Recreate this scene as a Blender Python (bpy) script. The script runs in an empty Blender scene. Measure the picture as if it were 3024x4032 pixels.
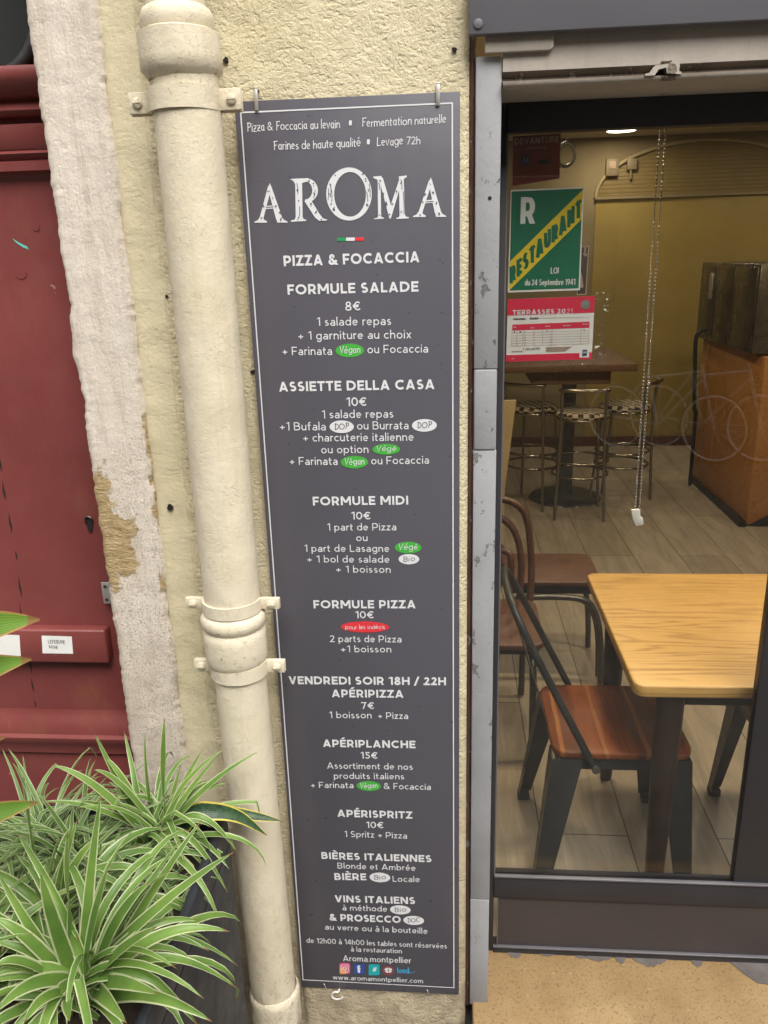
import bpy, bmesh, math, random
from mathutils import Vector, Matrix, noise
R = math.radians; PI = math.pi
sc = bpy.context.scene
col = sc.collection

# ---------------------------------------------------------------- camera
CAM = Vector((0.381, -1.5528, 1.7655)); YAW, PITCH, ROLL, FPX = R(-4.957), R(-17.606), R(-1.6428), 3150.0
_f = Vector((math.sin(YAW)*math.cos(PITCH), math.cos(YAW)*math.cos(PITCH), math.sin(PITCH)))
_r0 = Vector((math.cos(YAW), -math.sin(YAW), 0)); _u0 = _r0.cross(_f)
_r = _r0*math.cos(ROLL) + _u0*math.sin(ROLL); _u = _u0*math.cos(ROLL) - _r0*math.sin(ROLL)
cd = bpy.data.cameras.new('camera'); cam = bpy.data.objects.new('camera', cd); col.objects.link(cam)
cam.matrix_world = Matrix(((_r.x, _u.x, -_f.x, CAM.x), (_r.y, _u.y, -_f.y, CAM.y), (_r.z, _u.z, -_f.z, CAM.z), (0, 0, 0, 1)))
cd.sensor_fit = 'VERTICAL'; cd.sensor_height = 24; cd.lens = FPX/4032*24; cd.clip_start = .02; cd.clip_end = 500
sc.camera = cam
K = 3024/1659
def at(x, y, ax, v):            # where the ray of a photograph pixel (1659 wide) meets the plane axis=v
    d = _f + _r*((x*K-1512)/FPX) - _u*((y*K-2016)/FPX)
    return CAM + d*((v-CAM[ax])/d[ax])

# ---------------------------------------------------------------- world, sun, exposure
w = bpy.data.worlds.new('World'); sc.world = w; w.use_nodes = True
nt = w.node_tree; bg = nt.nodes['Background']
sky = nt.nodes.new('ShaderNodeTexSky'); sky.sky_type = 'NISHITA'; sky.sun_disc = False
sky.sun_elevation = R(58); sky.sun_rotation = R(160); sky.dust_density = 4; sky.air_density = 1.0
hs = nt.nodes.new('ShaderNodeHueSaturation'); hs.inputs['Saturation'].default_value = .18
nt.links.new(sky.outputs[0], hs.inputs['Color']); nt.links.new(hs.outputs[0], bg.inputs[0]); bg.inputs[1].default_value = .15
sd = bpy.data.lights.new('sun', 'SUN'); sd.energy = 1.2; sd.angle = R(45); sd.color = (1, .95, .87)
sun = bpy.data.objects.new('sun', sd); col.objects.link(sun)
sun.rotation_euler = Vector((-.28, .62, -.80)).to_track_quat('-Z', 'Y').to_euler()
sc.view_settings.view_transform = 'Standard'; sc.view_settings.look = 'None'; sc.view_settings.exposure = 1.22; sc.view_settings.gamma = 1
sc.render.engine = 'CYCLES'; sc.cycles.use_denoising = True; sc.cycles.max_bounces = 8; sc.cycles.transparent_max_bounces = 12
sc.cycles.sample_clamp_indirect = 6

# ---------------------------------------------------------------- materials
class NG:
    def __init__(s, name):
        s.m = bpy.data.materials.new(name); s.m.use_nodes = True; s.t = s.m.node_tree
        s.p = s.t.nodes['Principled BSDF']; s.co = s.n('TexCoord').outputs['Object']
    def n(s, typ, **kw):
        o = s.t.nodes.new('ShaderNode'+typ)
        for k, v in kw.items():
            setattr(o, k, v)
        return o
    def L(s, a, b): s.t.links.new(a, b)
    def put(s, sock, v):
        if hasattr(v, 'is_linked') or hasattr(v, 'links'): s.L(v, sock)
        else: sock.default_value = v
    def noise(s, scale, detail=4, rough=.55, stretch=None, dist=0, off=None):
        v = s.co
        if stretch or off:
            mp = s.n('Mapping'); s.L(v, mp.inputs[0]); mp.inputs['Scale'].default_value = stretch or (1, 1, 1)
            if off: mp.inputs['Location'].default_value = off
            v = mp.outputs[0]
        t = s.n('TexNoise'); s.L(v, t.inputs['Vector']); t.inputs['Scale'].default_value = scale
        t.inputs['Detail'].default_value = detail; t.inputs['Roughness'].default_value = rough; t.inputs['Distortion'].default_value = dist
        return t.outputs['Fac']
    def vor(s, scale, feature='DISTANCE_TO_EDGE', stretch=None, warp=0, warpscale=30):
        v = s.co
        if stretch:
            mp = s.n('Mapping'); s.L(v, mp.inputs[0]); mp.inputs['Scale'].default_value = stretch; v = mp.outputs[0]
        if warp:
            t = s.n('TexNoise'); s.L(s.co, t.inputs['Vector']); t.inputs['Scale'].default_value = warpscale
            a = s.n('VectorMath', operation='MULTIPLY_ADD'); s.L(t.outputs['Color'], a.inputs[0]); a.inputs[1].default_value = (warp,)*3; s.L(v, a.inputs[2]); v = a.outputs[0]
        t = s.n('TexVoronoi', feature=feature); s.L(v, t.inputs['Vector']); t.inputs['Scale'].default_value = scale
        return t.outputs['Distance']
    def ramp(s, fac, *stops, interp='LINEAR'):
        r = s.n('ValToRGB'); s.L(fac, r.inputs[0]); r.color_ramp.interpolation = interp
        e = r.color_ramp.elements
        while len(e) < len(stops): e.new(.5)
        for i, (p, c) in enumerate(stops):
            e[i].position = p; e[i].color = (c, c, c, 1) if not hasattr(c, '__len__') else (*c, 1)
        return r.outputs[0]
    def mix(s, fac, a, b, mode='MIX'):
        m = s.n('MixRGB', blend_type=mode); s.put(m.inputs[0], fac)
        for i, v in ((1, a), (2, b)):
            s.put(m.inputs[i], (*v, 1) if isinstance(v, tuple) and len(v) == 3 else v)
        return m.outputs[0]
    def math(s, op, a, b=0.0, c=0.0):
        m = s.n('Math', operation=op); s.put(m.inputs[0], a); s.put(m.inputs[1], b); s.put(m.inputs[2], c); return m.outputs[0]
    def xyz(s, i):
        x = s.n('SeparateXYZ'); s.L(s.co, x.inputs[0]); return x.outputs[i]
    def bump(s, h, strength=.5, dist=.01):
        b = s.n('Bump'); s.L(h, b.inputs['Height']); b.inputs['Strength'].default_value = strength; b.inputs['Distance'].default_value = dist
        if s.p.inputs['Normal'].links: s.L(s.p.inputs['Normal'].links[0].from_socket, b.inputs['Normal'])
        s.L(b.outputs[0], s.p.inputs['Normal'])
    def base(s, c): s.put(s.p.inputs['Base Color'], (*c, 1) if isinstance(c, tuple) and len(c) == 3 else c)
    def rough(s, v): s.put(s.p.inputs['Roughness'], v)
    def spec(s, v): s.p.inputs['Specular IOR Level'].default_value = v

M = {}
def simple(name, c, rough=.5, metal=0, var=.12, vs=8, bump=0, bs=60, spec=.5, wear=None):
    g = NG(name); f = g.noise(vs, 5, .6)
    d = g.mix(1, c, g.ramp(f, (.3, 1-var), (.7, 1+var)), 'MULTIPLY')
    if wear:
        d = g.mix(g.ramp(g.noise(vs*5, 6, .7), (.62, 0), (.7, .5)), d, wear)
    g.base(d); g.rough(g.ramp(g.noise(vs*3, 3), (.3, max(0, rough-.08)), (.7, min(1, rough+.08)))); g.p.inputs['Metallic'].default_value = metal; g.spec(spec)
    if bump: g.bump(g.noise(bs, 4), bump, .004)
    M[name] = g.m; return g.m

def m_stucco():
    g = NG('yellow_render')
    c = g.mix(g.ramp(g.noise(3, 6, .6), (.3, 0), (.7, 1)), (.565, .49, .315), (.635, .56, .385))
    c = g.mix(g.ramp(g.noise(26, 5, .65), (.55, 0), (.8, .3)), c, (.42, .34, .19))
    # grime low down; darker mottling in the gap by the pipe
    z = g.xyz(2)
    low = g.math('MULTIPLY', g.ramp(z, (0.02, 1), (.35, 0)), g.ramp(g.noise(9, 6, .7), (.35, 0), (.62, 1)))
    c = g.mix(low, c, (.27, .225, .165))
    c = g.mix(g.math('MULTIPLY', g.ramp(z, (.1, .55), (.95, 0)), g.ramp(g.noise(5, 6, .7), (.3, .3), (.65, 1))), c, (.37, .30, .20))
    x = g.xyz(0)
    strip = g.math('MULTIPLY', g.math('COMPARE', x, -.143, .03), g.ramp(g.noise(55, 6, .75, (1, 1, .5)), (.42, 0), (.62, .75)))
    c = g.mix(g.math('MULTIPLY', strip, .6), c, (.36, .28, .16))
    pit = g.ramp(g.vor(32, 'F1', warp=.02), (.02, 1), (.05, 0))
    pit = g.math('MULTIPLY', pit, g.ramp(g.noise(7, 2), (.6, 0), (.66, 1)))
    c = g.mix(pit, c, (.12, .09, .05))
    g.base(c); g.rough(.85); g.spec(.25)
    rough_zone = g.math('MULTIPLY_ADD', g.math('GREATER_THAN', x, -.165), .75, .25)
    h = g.math('MULTIPLY', g.ramp(g.noise(150, 5, .6, dist=.5), (.3, 0), (.62, 1)), rough_zone)
    g.bump(h, .5, .0035)
    g.bump(g.math('MULTIPLY', g.ramp(g.noise(75, 2, .5, (1, 1, 1.5)), (.36, 0), (.46, 1)), rough_zone), .35, .004)
    g.bump(g.noise(14, 3), .35, .012)
    M['stucco'] = g.m
m_stucco()

def m_pipe():
    g = NG('flaking_cream_paint')
    c = g.mix(g.ramp(g.noise(5, 5, .6), (.35, 0), (.65, 1)), (.59, .52, .375), (.65, .58, .445))
    cr = g.ramp(g.vor(125, warp=.018, warpscale=70, stretch=(1, 1, 1.25)), (.0, 1), (.07, 0))
    cr = g.math('MULTIPLY', cr, g.math('MULTIPLY', g.ramp(g.noise(17, 3, .6), (.42, 0), (.58, 1)), g.ramp(g.noise(110, 2), (.46, 0), (.54, 1))))
    c = g.mix(g.math('MULTIPLY', cr, .18), c, (.36, .29, .18))
    z = g.xyz(2)
    dirt = g.math('MULTIPLY', g.ramp(z, (.0, .7), (.5, .05)), g.ramp(g.noise(40, 6, .75, (1, 1, .6)), (.5, 0), (.63, 1)))
    c = g.mix(dirt, c, (.33, .25, .16))
    rust = g.math('MULTIPLY', g.ramp(g.noise(60, 5, .7), (.60, 0), (.68, .8)), g.math('MAXIMUM', g.math('COMPARE', z, 1.0, .07), g.math('MAXIMUM', g.math('COMPARE', z, 2.06, .035), g.math('COMPARE', z, .06, .12)))); c = g.mix(rust, c, (.33, .21, .11))
    drip = g.ramp(g.noise(9, 4, .6, (6, 6, .25)), (.56, 0), (.75, .35)); c = g.mix(drip, c, (.47, .385, .25))
    g.base(c); g.rough(.6); g.spec(.35)
    g.bump(g.math('SUBTRACT', 1.0, cr), .42, .0016); g.bump(g.noise(120, 5, .65, dist=.5), .4, .003); g.bump(g.noise(18, 3), .25, .01)
    M['pipe'] = g.m
m_pipe()

def m_jamb():
    g = NG('limewashed_stone')
    z = g.xyz(2); x = g.xyz(0)
    c = g.mix(g.ramp(g.noise(6, 6, .65, (1, 1, .25)), (.3, 0), (.7, 1)), (.57, .50, .415), (.69, .625, .545))
    c = g.mix(g.ramp(g.noise(34, 6, .7, (1, 1, .12)), (.50, 0), (.72, .6)), c, (.42, .335, .25))
    # speckled, bare lower half
    spk = g.math('MULTIPLY', g.ramp(g.noise(210, 3, .75), (.50, 0), (.62, .75)), g.ramp(g.math('MULTIPLY', g.math('ADD', z, g.math('MULTIPLY', g.noise(9, 5, .65), 1.6)), .4), (.80, 1), (.92, .15)))
    c = g.mix(spk, c, (.30, .24, .19))
    grey = g.math('MULTIPLY', g.ramp(z, (.85, .8), (1.15, 0)), g.ramp(g.noise(10, 6, .7, (1, 1, .4)), (.4, 0), (.6, 1)))
    c = g.mix(grey, c, (.47, .40, .32))
    # ochre stone showing where the lime wash has come away
    e = g.math('ADD', g.math('MULTIPLY', g.math('ABSOLUTE', g.math('SUBTRACT', z, 1.225)), 1.0), g.math('MULTIPLY', g.math('ABSOLUTE', g.math('ADD', x, .355)), 1.9))
    e = g.math('ADD', e, g.math('MULTIPLY', g.math('SUBTRACT', g.noise(16, 6, .65), .5), .42))
    e2 = g.math('MULTIPLY', g.math('GREATER_THAN', x, -.247), g.math('MULTIPLY', g.ramp(g.noise(13, 4, .6, (1, 1, .5)), (.5, 0), (.54, 1)), g.math('COMPARE', z, 1.2, .28)))
    mask = g.math('MAXIMUM', g.ramp(e, (.14, 1), (.16, 0)), e2)
    oc = g.mix(g.ramp(g.noise(40, 6, .7, (1, 1, 2.5)), (.3, 0), (.7, 1)), (.36, .255, .12), (.54, .41, .235))
    c = g.mix(mask, c, oc)
    g.base(c); g.rough(.9); g.spec(.2)
    g.bump(g.math('SUBTRACT', 1.0, mask), .9, .008)
    g.bump(g.noise(40, 6, .7, (1, 1, .12)), .5, .008)
    g.bump(g.noise(170, 4, .75), .6, .004); g.bump(g.ramp(g.vor(38, 'F1', (1, 1, .4), .05, 20), (.06, 0), (.2, 1)), .16, .005)
    g.bump(g.math('MULTIPLY', mask, g.noise(50, 5, .7, (1, 1, 2.2))), .8, .014)
    M['jamb'] = g.m
m_jamb()

def m_door():
    g = NG('worn_oxblood_paint')
    c = g.mix(g.ramp(g.noise(4, 5, .6), (.3, 0), (.7, 1)), (.15, .034, .031), (.20, .050, .044))
    sc_ = g.ramp(g.noise(60, 4, .7, (1, 1, .06), dist=.3), (.70, 0), (.76, .35))
    c = g.mix(sc_, c, (.33, .17, .15))
    c = g.mix(g.math('MULTIPLY', g.ramp(g.noise(7, 5, .65, (1, 1, .5), off=(2, 0, 5)), (.58, 0), (.72, .6)), g.ramp(g.noise(70, 3, .7, (1, 1, .1)), (.3, .4), (.7, 1))), c, (.20, .085, .04))
    c = g.mix(g.ramp(g.noise(150, 3, .75, (1, 1, .04), off=(5, 2, 1)), (.62, 0), (.72, .22)), c, (.09, .02, .02))
    chip = g.math('MULTIPLY', g.ramp(g.vor(14, 'F1', warp=.06), (.05, 1), (.08, 0)), g.ramp(g.noise(5, 2), (.55, 0), (.6, .8)))
    c = g.mix(chip, c, (.33, .20, .17))
    g.base(c); g.rough(g.ramp(g.noise(30, 5), (.3, .33), (.7, .52))); g.spec(.45)
    g.bump(g.noise(90, 4, .6, (1, 1, .15)), .25, .004); g.bump(chip, -.4, .002)
    M['door'] = g.m
m_door()

def m_flaky(name, c0, c1, under, edge, amount=.6, scale=14, zmask=None):
    g = NG(name)
    c = g.mix(g.ramp(g.noise(5, 6, .65), (.3, 0), (.7, 1)), c0, c1)
    n = g.noise(scale, 7, .68, (1, 1, .55))
    m1 = g.ramp(n, (amount, 0), (amount+.012, 1)); m2 = g.ramp(n, (amount-.02, 0), (amount, 1))
    c = g.mix(m2, c, edge); c = g.mix(m1, c, under)
    st = g.ramp(g.noise(9, 5, .7, (3, 3, .2)), (.55, 0), (.8, .45)); c = g.mix(st, c, (.22, .19, .16))
    g.base(c); g.rough(.6); g.spec(.35); g.bump(g.math('SUBTRACT', 1.0, m1), .6, .003); g.bump(g.noise(120, 4), .25, .003)
    M[name] = g.m
m_flaky('post_paint', (.24, .24, .247), (.305, .307, .315), (.16, .16, .155), (.09, .075, .06), .625, 34)
m_flaky('lintel_paint', (.32, .285, .24), (.41, .365, .31), (.17, .135, .10), (.10, .07, .05), .665, 11)
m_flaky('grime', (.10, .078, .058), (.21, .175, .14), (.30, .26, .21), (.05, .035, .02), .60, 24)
m_flaky('rusty_edge', (.07, .035, .026), (.12, .062, .045), (.25, .24, .24), (.05, .02, .015), .60, 40)

def m_slab():
    g = NG('ochre_stone')
    c = g.mix(g.ramp(g.noise(7, 6, .65), (.3, 0), (.7, 1)), (.225, .138, .056), (.305, .205, .095))
    c = g.mix(g.ramp(g.noise(150, 4, .7), (.54, 0), (.62, .75)), c, (.14, .085, .04))
    c = g.mix(g.ramp(g.noise(95, 3, .7, off=(3, 1, 2)), (.64, 0), (.7, .55)), c, (.42, .33, .21))
    g.base(c); g.rough(.55); g.bump(g.noise(130, 4), .3, .003); M['slab'] = g.m
m_slab()

def m_board():
    g = NG('printed_anthracite')
    c = g.mix(g.ramp(g.noise(2, 3), (.3, 0), (.7, 1)), (.074, .071, .085), (.084, .08, .095))
    g.base(c); g.rough(g.ramp(g.noise(40, 4), (.3, .27), (.7, .34))); g.spec(.5); M['board'] = g.m
m_board()

def m_planks():
    g = NG('laminate_planks')
    mp = g.n('Mapping'); g.L(g.co, mp.inputs[0]); mp.inputs['Rotation'].default_value = (0, 0, R(90)); mp.inputs['Location'].default_value = (0.14, -.115, 0)
    b = g.n('TexBrick'); g.L(mp.outputs[0], b.inputs[0]); b.inputs['Scale'].default_value = 1; b.inputs['Brick Width'].default_value = 1.25; b.inputs['Row Height'].default_value = .275
    b.inputs['Mortar Size'].default_value = .0022; b.inputs['Color1'].default_value = (.27, .225, .165, 1); b.inputs['Color2'].default_value = (.36, .31, .24, 1); b.inputs['Mortar'].default_value = (.05, .04, .03, 1); b.offset = .37
    c = g.mix(g.ramp(g.noise(9, 7, .7, (1, .16, 1), dist=1.2), (.25, .62), (.75, 1.2)), (0, 0, 0), (1, 1, 1))
    c = g.mix(1, b.outputs[0], g.ramp(g.noise(9, 7, .7, (1.6, .2, 1), dist=1.0), (.3, .66), (.7, 1.22)), 'MULTIPLY')
    kn = g.ramp(g.vor(4.5, 'F1', (1, .8, 1), .1, 9), (.02, .55), (.10, 0)); c = g.mix(kn, c, (.14, .10, .065))
    c = g.mix(g.ramp(g.noise(70, 4, .7, (1, .08, 1)), (.58, 0), (.75, .4)), c, (.47, .42, .34))
    g.base(c); g.rough(.42); g.bump(b.outputs['Fac'], -.3, .002); g.bump(g.noise(90, 4, .6, (1, .08, 1)), .12, .002); M['planks'] = g.m
m_planks()

def m_wood(name, c0, c1, c2, stretch, scale=5, rough=.35, stripes=None, grain=1.0):
    g = NG(name)
    n1 = g.noise(scale, 3, .5, stretch, dist=.6)
    wv = g.math('FRACT', g.math('MULTIPLY', n1, 11.0*grain)); wv = g.math('ABSOLUTE', g.math('SUBTRACT', g.math('MULTIPLY', wv, 2.0), 1.0))
    c = g.mix(g.math('MULTIPLY', g.ramp(wv, (.0, 1), (.5, 0)), g.ramp(g.noise(scale*.6, 2, .5, stretch), (.35, .35), (.65, 1))), c0, c1)
    c = g.mix(g.ramp(g.noise(scale*14, 4, .7, stretch), (.5, 0), (.75, .5)), c, c2)
    if stripes: c = stripes(g, c)
    g.base(c); g.rough(g.ramp(g.noise(20, 3), (.3, rough-.06), (.7, rough+.08))); g.bump(wv, .06, .001); M[name] = g.m
m_wood('pine', (.57, .345, .10), (.31, .15, .032), (.62, .41, .15), (.09, 1, 1), 8, .38, grain=1.15)
def seat_stripes(g, c):
    y = g.math('ADD', g.xyz(0), g.math('MULTIPLY', g.noise(7, 2, .5, (1, .35, 1)), .06)); g.spec(.2)
    pale = g.ramp(g.math('FRACT', g.math('MULTIPLY', y, 9.0)), (.05, 1), (.08, 1), (.14, 0), (.2, 0))
    dk = g.ramp(g.math('FRACT', g.math('MULTIPLY', y, 4.3)), (.35, 0), (.42, .6), (.75, .7), (.8, 0))
    c = g.mix(dk, c, (.075, .022, .01)); return g.mix(g.math('MULTIPLY', pale, .75), c, (.36, .145, .035))
m_wood('seat_wood', (.23, .062, .016), (.11, .028, .010), (.30, .09, .025), (1, .14, 1), 10, .36, seat_stripes)
m_wood('brown_wood', (.095, .038, .018), (.05, .02, .01), (.12, .055, .028), (.12, 1, 1), 14, .45)
m_wood('osb_wood', (.40, .185, .05), (.27, .11, .028), (.50, .26, .09), (1, .5, 1), 9, .5)
m_wood('bar_wood', (.13, .065, .028), (.06, .03, .014), (.16, .09, .045), (1, .15, 1), 9, .6)
def m_leaf(name, ca, cb, cm, mpos=.70, stripe=.25, band=False, edge=None):
    g = NG(name); uv = g.n('UVMap').outputs[0]; s = g.n('SeparateXYZ'); g.L(uv, s.inputs[0]); u, v = s.outputs[0], s.outputs[1]
    m = g.math('ABSOLUTE', g.math('SUBTRACT', g.math('MULTIPLY', u, 2.0), 1.0))
    m = g.math('ADD', m, g.math('MULTIPLY', g.math('SUBTRACT', g.noise(18, 3), .5), .14))
    c = g.mix(g.ramp(g.noise(9, 4), (.35, 0), (.65, 1)), ca, cb)
    ln = g.math('SINE', g.math('MULTIPLY', u, 62.0)); c = g.mix(g.math('MULTIPLY', g.ramp(ln, (.55, 0), (1, 1)), stripe), c, cm)
    if band: c = g.mix(g.ramp(g.noise(120, 3, .6, (1, 1, 1)), (.45, 0), (.6, .6)), c, (.012, .03, .016))
    c = g.mix(g.ramp(g.math('ADD', m, g.math('MULTIPLY', g.math('SUBTRACT', g.math('MAXIMUM', v, .72), .72), .8)), (mpos-.03, 0), (mpos+.05, 1)) if edge else g.ramp(m, (mpos-.03, 0), (mpos+.05, 1)), c, edge or cm)
    tip = g.ramp(g.math('ADD', v, g.math('MULTIPLY', g.noise(25, 2), .06)), (.985, 0), (1.0, .9)); c = g.mix(tip, c, (.20, .10, .035)); c = g.mix(g.ramp(g.noise(60, 3, .7), (.66, 0), (.74, .55)), c, (.24, .17, .06))
    g.base(c); g.rough(.38); g.spec(.4); g.bump(ln, .08, .001)
    tr = g.n('BsdfTranslucent'); g.L(c, tr.inputs[0]); mx = g.n('MixShader'); mx.inputs[0].default_value = .22
    g.L(g.p.outputs[0], mx.inputs[1]); g.L(tr.outputs[0], mx.inputs[2]); g.L(mx.outputs[0], g.t.nodes['Material Output'].inputs[0])
    M[name] = g.m
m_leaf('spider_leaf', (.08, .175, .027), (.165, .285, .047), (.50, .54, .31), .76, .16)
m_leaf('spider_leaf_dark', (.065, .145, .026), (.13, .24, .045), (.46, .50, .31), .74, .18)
m_leaf('sword_leaf', (.025, .065, .03), (.045, .10, .04), (.62, .52, .10), .80, .0, True)
m_leaf('dracaena_leaf', (.07, .16, .02), (.12, .24, .03), (.34, .42, .07), .93, .38, edge=(.36, .21, .07))
def m_glass():
    g = NG('window_glass'); t = g.t
    tr = g.n('BsdfTransparent'); tr.inputs[0].default_value = (.90, .90, .885, 1)
    gl = g.n('BsdfGlossy'); gl.inputs['Roughness'].default_value = 0.0
    lw = g.n('LayerWeight'); lw.inputs[0].default_value = .5
    f = g.math('MULTIPLY_ADD', g.math('POWER', lw.outputs['Facing'], 5.0), .9, .052)
    mx = g.n('MixShader'); g.L(f, mx.inputs[0]); g.L(tr.outputs[0], mx.inputs[1]); g.L(gl.outputs[0], mx.inputs[2])
    df = g.n('BsdfDiffuse'); df.inputs[0].default_value = (.42, .38, .32, 1); m2 = g.n('MixShader'); g.L(g.math('MULTIPLY', g.ramp(g.noise(5, 5, .7, (1, 1, .45), dist=1), (.42, 0), (.75, 1)), .010), m2.inputs[0]); g.L(mx.outputs[0], m2.inputs[1]); g.L(df.outputs[0], m2.inputs[2]); g.L(m2.outputs[0], t.nodes['Material Output'].inputs[0])
    M['glass'] = g.m
m_glass()
def m_film():
    g = NG('clear_film'); tr = g.n('BsdfTransparent'); gl = g.n('BsdfGlossy'); gl.inputs['Roughness'].default_value = .12
    b = g.n('Bump'); g.L(g.noise(22, 3), b.inputs['Height']); b.inputs['Strength'].default_value = 1; b.inputs['Distance'].default_value = .03; g.L(b.outputs[0], gl.inputs['Normal'])
    mx = g.n('MixShader'); mx.inputs[0].default_value = .05
    g.L(tr.outputs[0], mx.inputs[1]); g.L(gl.outputs[0], mx.inputs[2]); g.L(mx.outputs[0], g.t.nodes['Material Output'].inputs[0]); M['film'] = g.m
m_film()
def emit(name, c, s):
    g = NG(name); g.p.inputs['Emission Color'].default_value = (*c, 1); g.p.inputs['Emission Strength'].default_value = s; M[name] = g.m
emit('lamp_glow', (1, .93, .8), 9)
def m_checker():
    g = NG('woven_checker'); ch = g.n('TexChecker'); g.L(g.co, ch.inputs[0]); ch.inputs['Scale'].default_value = 28
    ch.inputs['Color1'].default_value = (.55, .47, .34, 1); ch.inputs['Color2'].default_value = (.035, .03, .028, 1); g.base(ch.outputs[0]); g.rough(.5); M['checker'] = g.m
m_checker()
simple('frame_black', (.028, .026, .029), .45, 0, .12, 5, .05, 300, .4)
simple('panel_brown', (.047, .039, .038), .45, 0, .1, 5, .05, 300, .4)
simple('frame_edge', (.13, .125, .135), .4, .2, .1, 5)
simple('fascia_grey', (.115, .112, .125), .5, 0, .06, 3, .05, 300)
simple('steel', (.24, .23, .21), .35, .9, .15, 12)
simple('dark_steel', (.10, .098, .09), .38, .85, .25, 14)
simple('gun_metal', (.030, .032, .031), .38, .15, .3, 12, spec=.4)
simple('leg_brown', (.026, .013, .009), .42, 0, .3, 12, spec=.35)
simple('chrome', (.34, .31, .26), .2, 1, .1, 10)
simple('oven_steel', (.14, .125, .10), .3, .8, .35, 6)
simple('zinc', (.48, .46, .42), .42, .7, .2, 25)
simple('dim_plastic', (.20, .165, .105), .5, 0, .1, 20)  # white plastic darkened in colour so the wall boxes look dimly lit
simple('bead_silver', (.60, .59, .56), .25, .6, .05, 10)
simple('white_plastic', (.62, .60, .55), .4, 0, .08, 20)
simple('black_plastic', (.012, .012, .013), .5, 0, .2, 20)
simple('planter_black', (.019, .022, .029), .48, 0, .25, 6, .15, 40)
simple('pot_blue', (.012, .018, .04), .4, 0, .2, 8)
simple('soil', (.03, .02, .013), .95, 0, .4, 40, .8, 60)
simple('wall_cream', (.22, .182, .105), .8, 0, .15, 2.5, .3, 20)
simple('trim_cream', (.34, .29, .17), .8, 0, .1, 6)
simple('wall_ochre', (.30, .23, .068), .42, 0, .12, 2, .12, 25)
simple('slat_ochre', (.19, .14, .05), .6, 0, .12, 3)
simple('ceiling_paint', (.55, .50, .40), .9)
simple('facade_far', (.13, .105, .08), .85, 0, .25, 1.2, .3, 6)
simple('shutter_far', (.03, .026, .022), .6, 0, .2, 2)
simple('paving', (.10, .092, .085), .85, 0, .25, 3, .4, 30)
simple('iron', (.03, .03, .03), .6, .3, .3, 30, .4, 80)
simple('dark_glass', (.03, .032, .032), .15, 0, .1, 3)
simple('hole_dark', (.012, .008, .006), .9)
simple('paper', (.72, .71, .68), .6, 0, .05, 30)
simple('ink_white', (.63, .63, .64), .45, 0, .02, 50)
simple('ink_black', (.02, .02, .022), .5, 0, .1, 50)
simple('ink_board', (.075, .072, .085), .5, 0, .05, 50)
simple('ink_green', (.055, .36, .045), .45, 0, .05, 50)
simple('ink_red', (.62, .035, .045), .45, 0, .05, 50)
simple('flag_green', (.02, .26, .08), .45, 0, .05, 50)
simple('ink_blue', (.03, .07, .30), .45, 0, .05, 50)
simple('ink_teal', (.01, .34, .36), .45, 0, .05, 50)
simple('ink_cyan', (.05, .30, .50), .45, 0, .05, 50)
simple('ink_pink', (.62, .09, .22), .45, 0, .05, 50)
simple('ink_orange', (.70, .30, .08), .45, 0, .05, 50)
simple('poster_green', (.012, .155, .085), .4, 0, .1, 4)
simple('poster_yellow', (.74, .56, .035), .4, 0, .06, 6)
simple('poster_maroon', (.20, .028, .018), .5, 0, .2, 9)
simple('poster_red', (.62, .025, .07), .45, 0, .05, 9)
simple('poster_dark', (.05, .042, .035), .5, 0, .6, 9)
simple('ink_faded', (.36, .27, .2), .5, 0, .3, 30)
simple('ink_navy', (.02, .035, .12), .5, 0, .1, 30)
simple('card_beige', (.40, .31, .17), .7, 0, .1, 6)
simple('tyre', (.02, .02, .02), .8)
simple('rim_white', (.93, .93, .93), .25, .0, .05, 9)
simple('bike_blue', (.50, .52, .55), .35, .2, .1, 9)
simple('mint_scrape', (.10, .42, .36), .5, 0, .3, 50)

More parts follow.
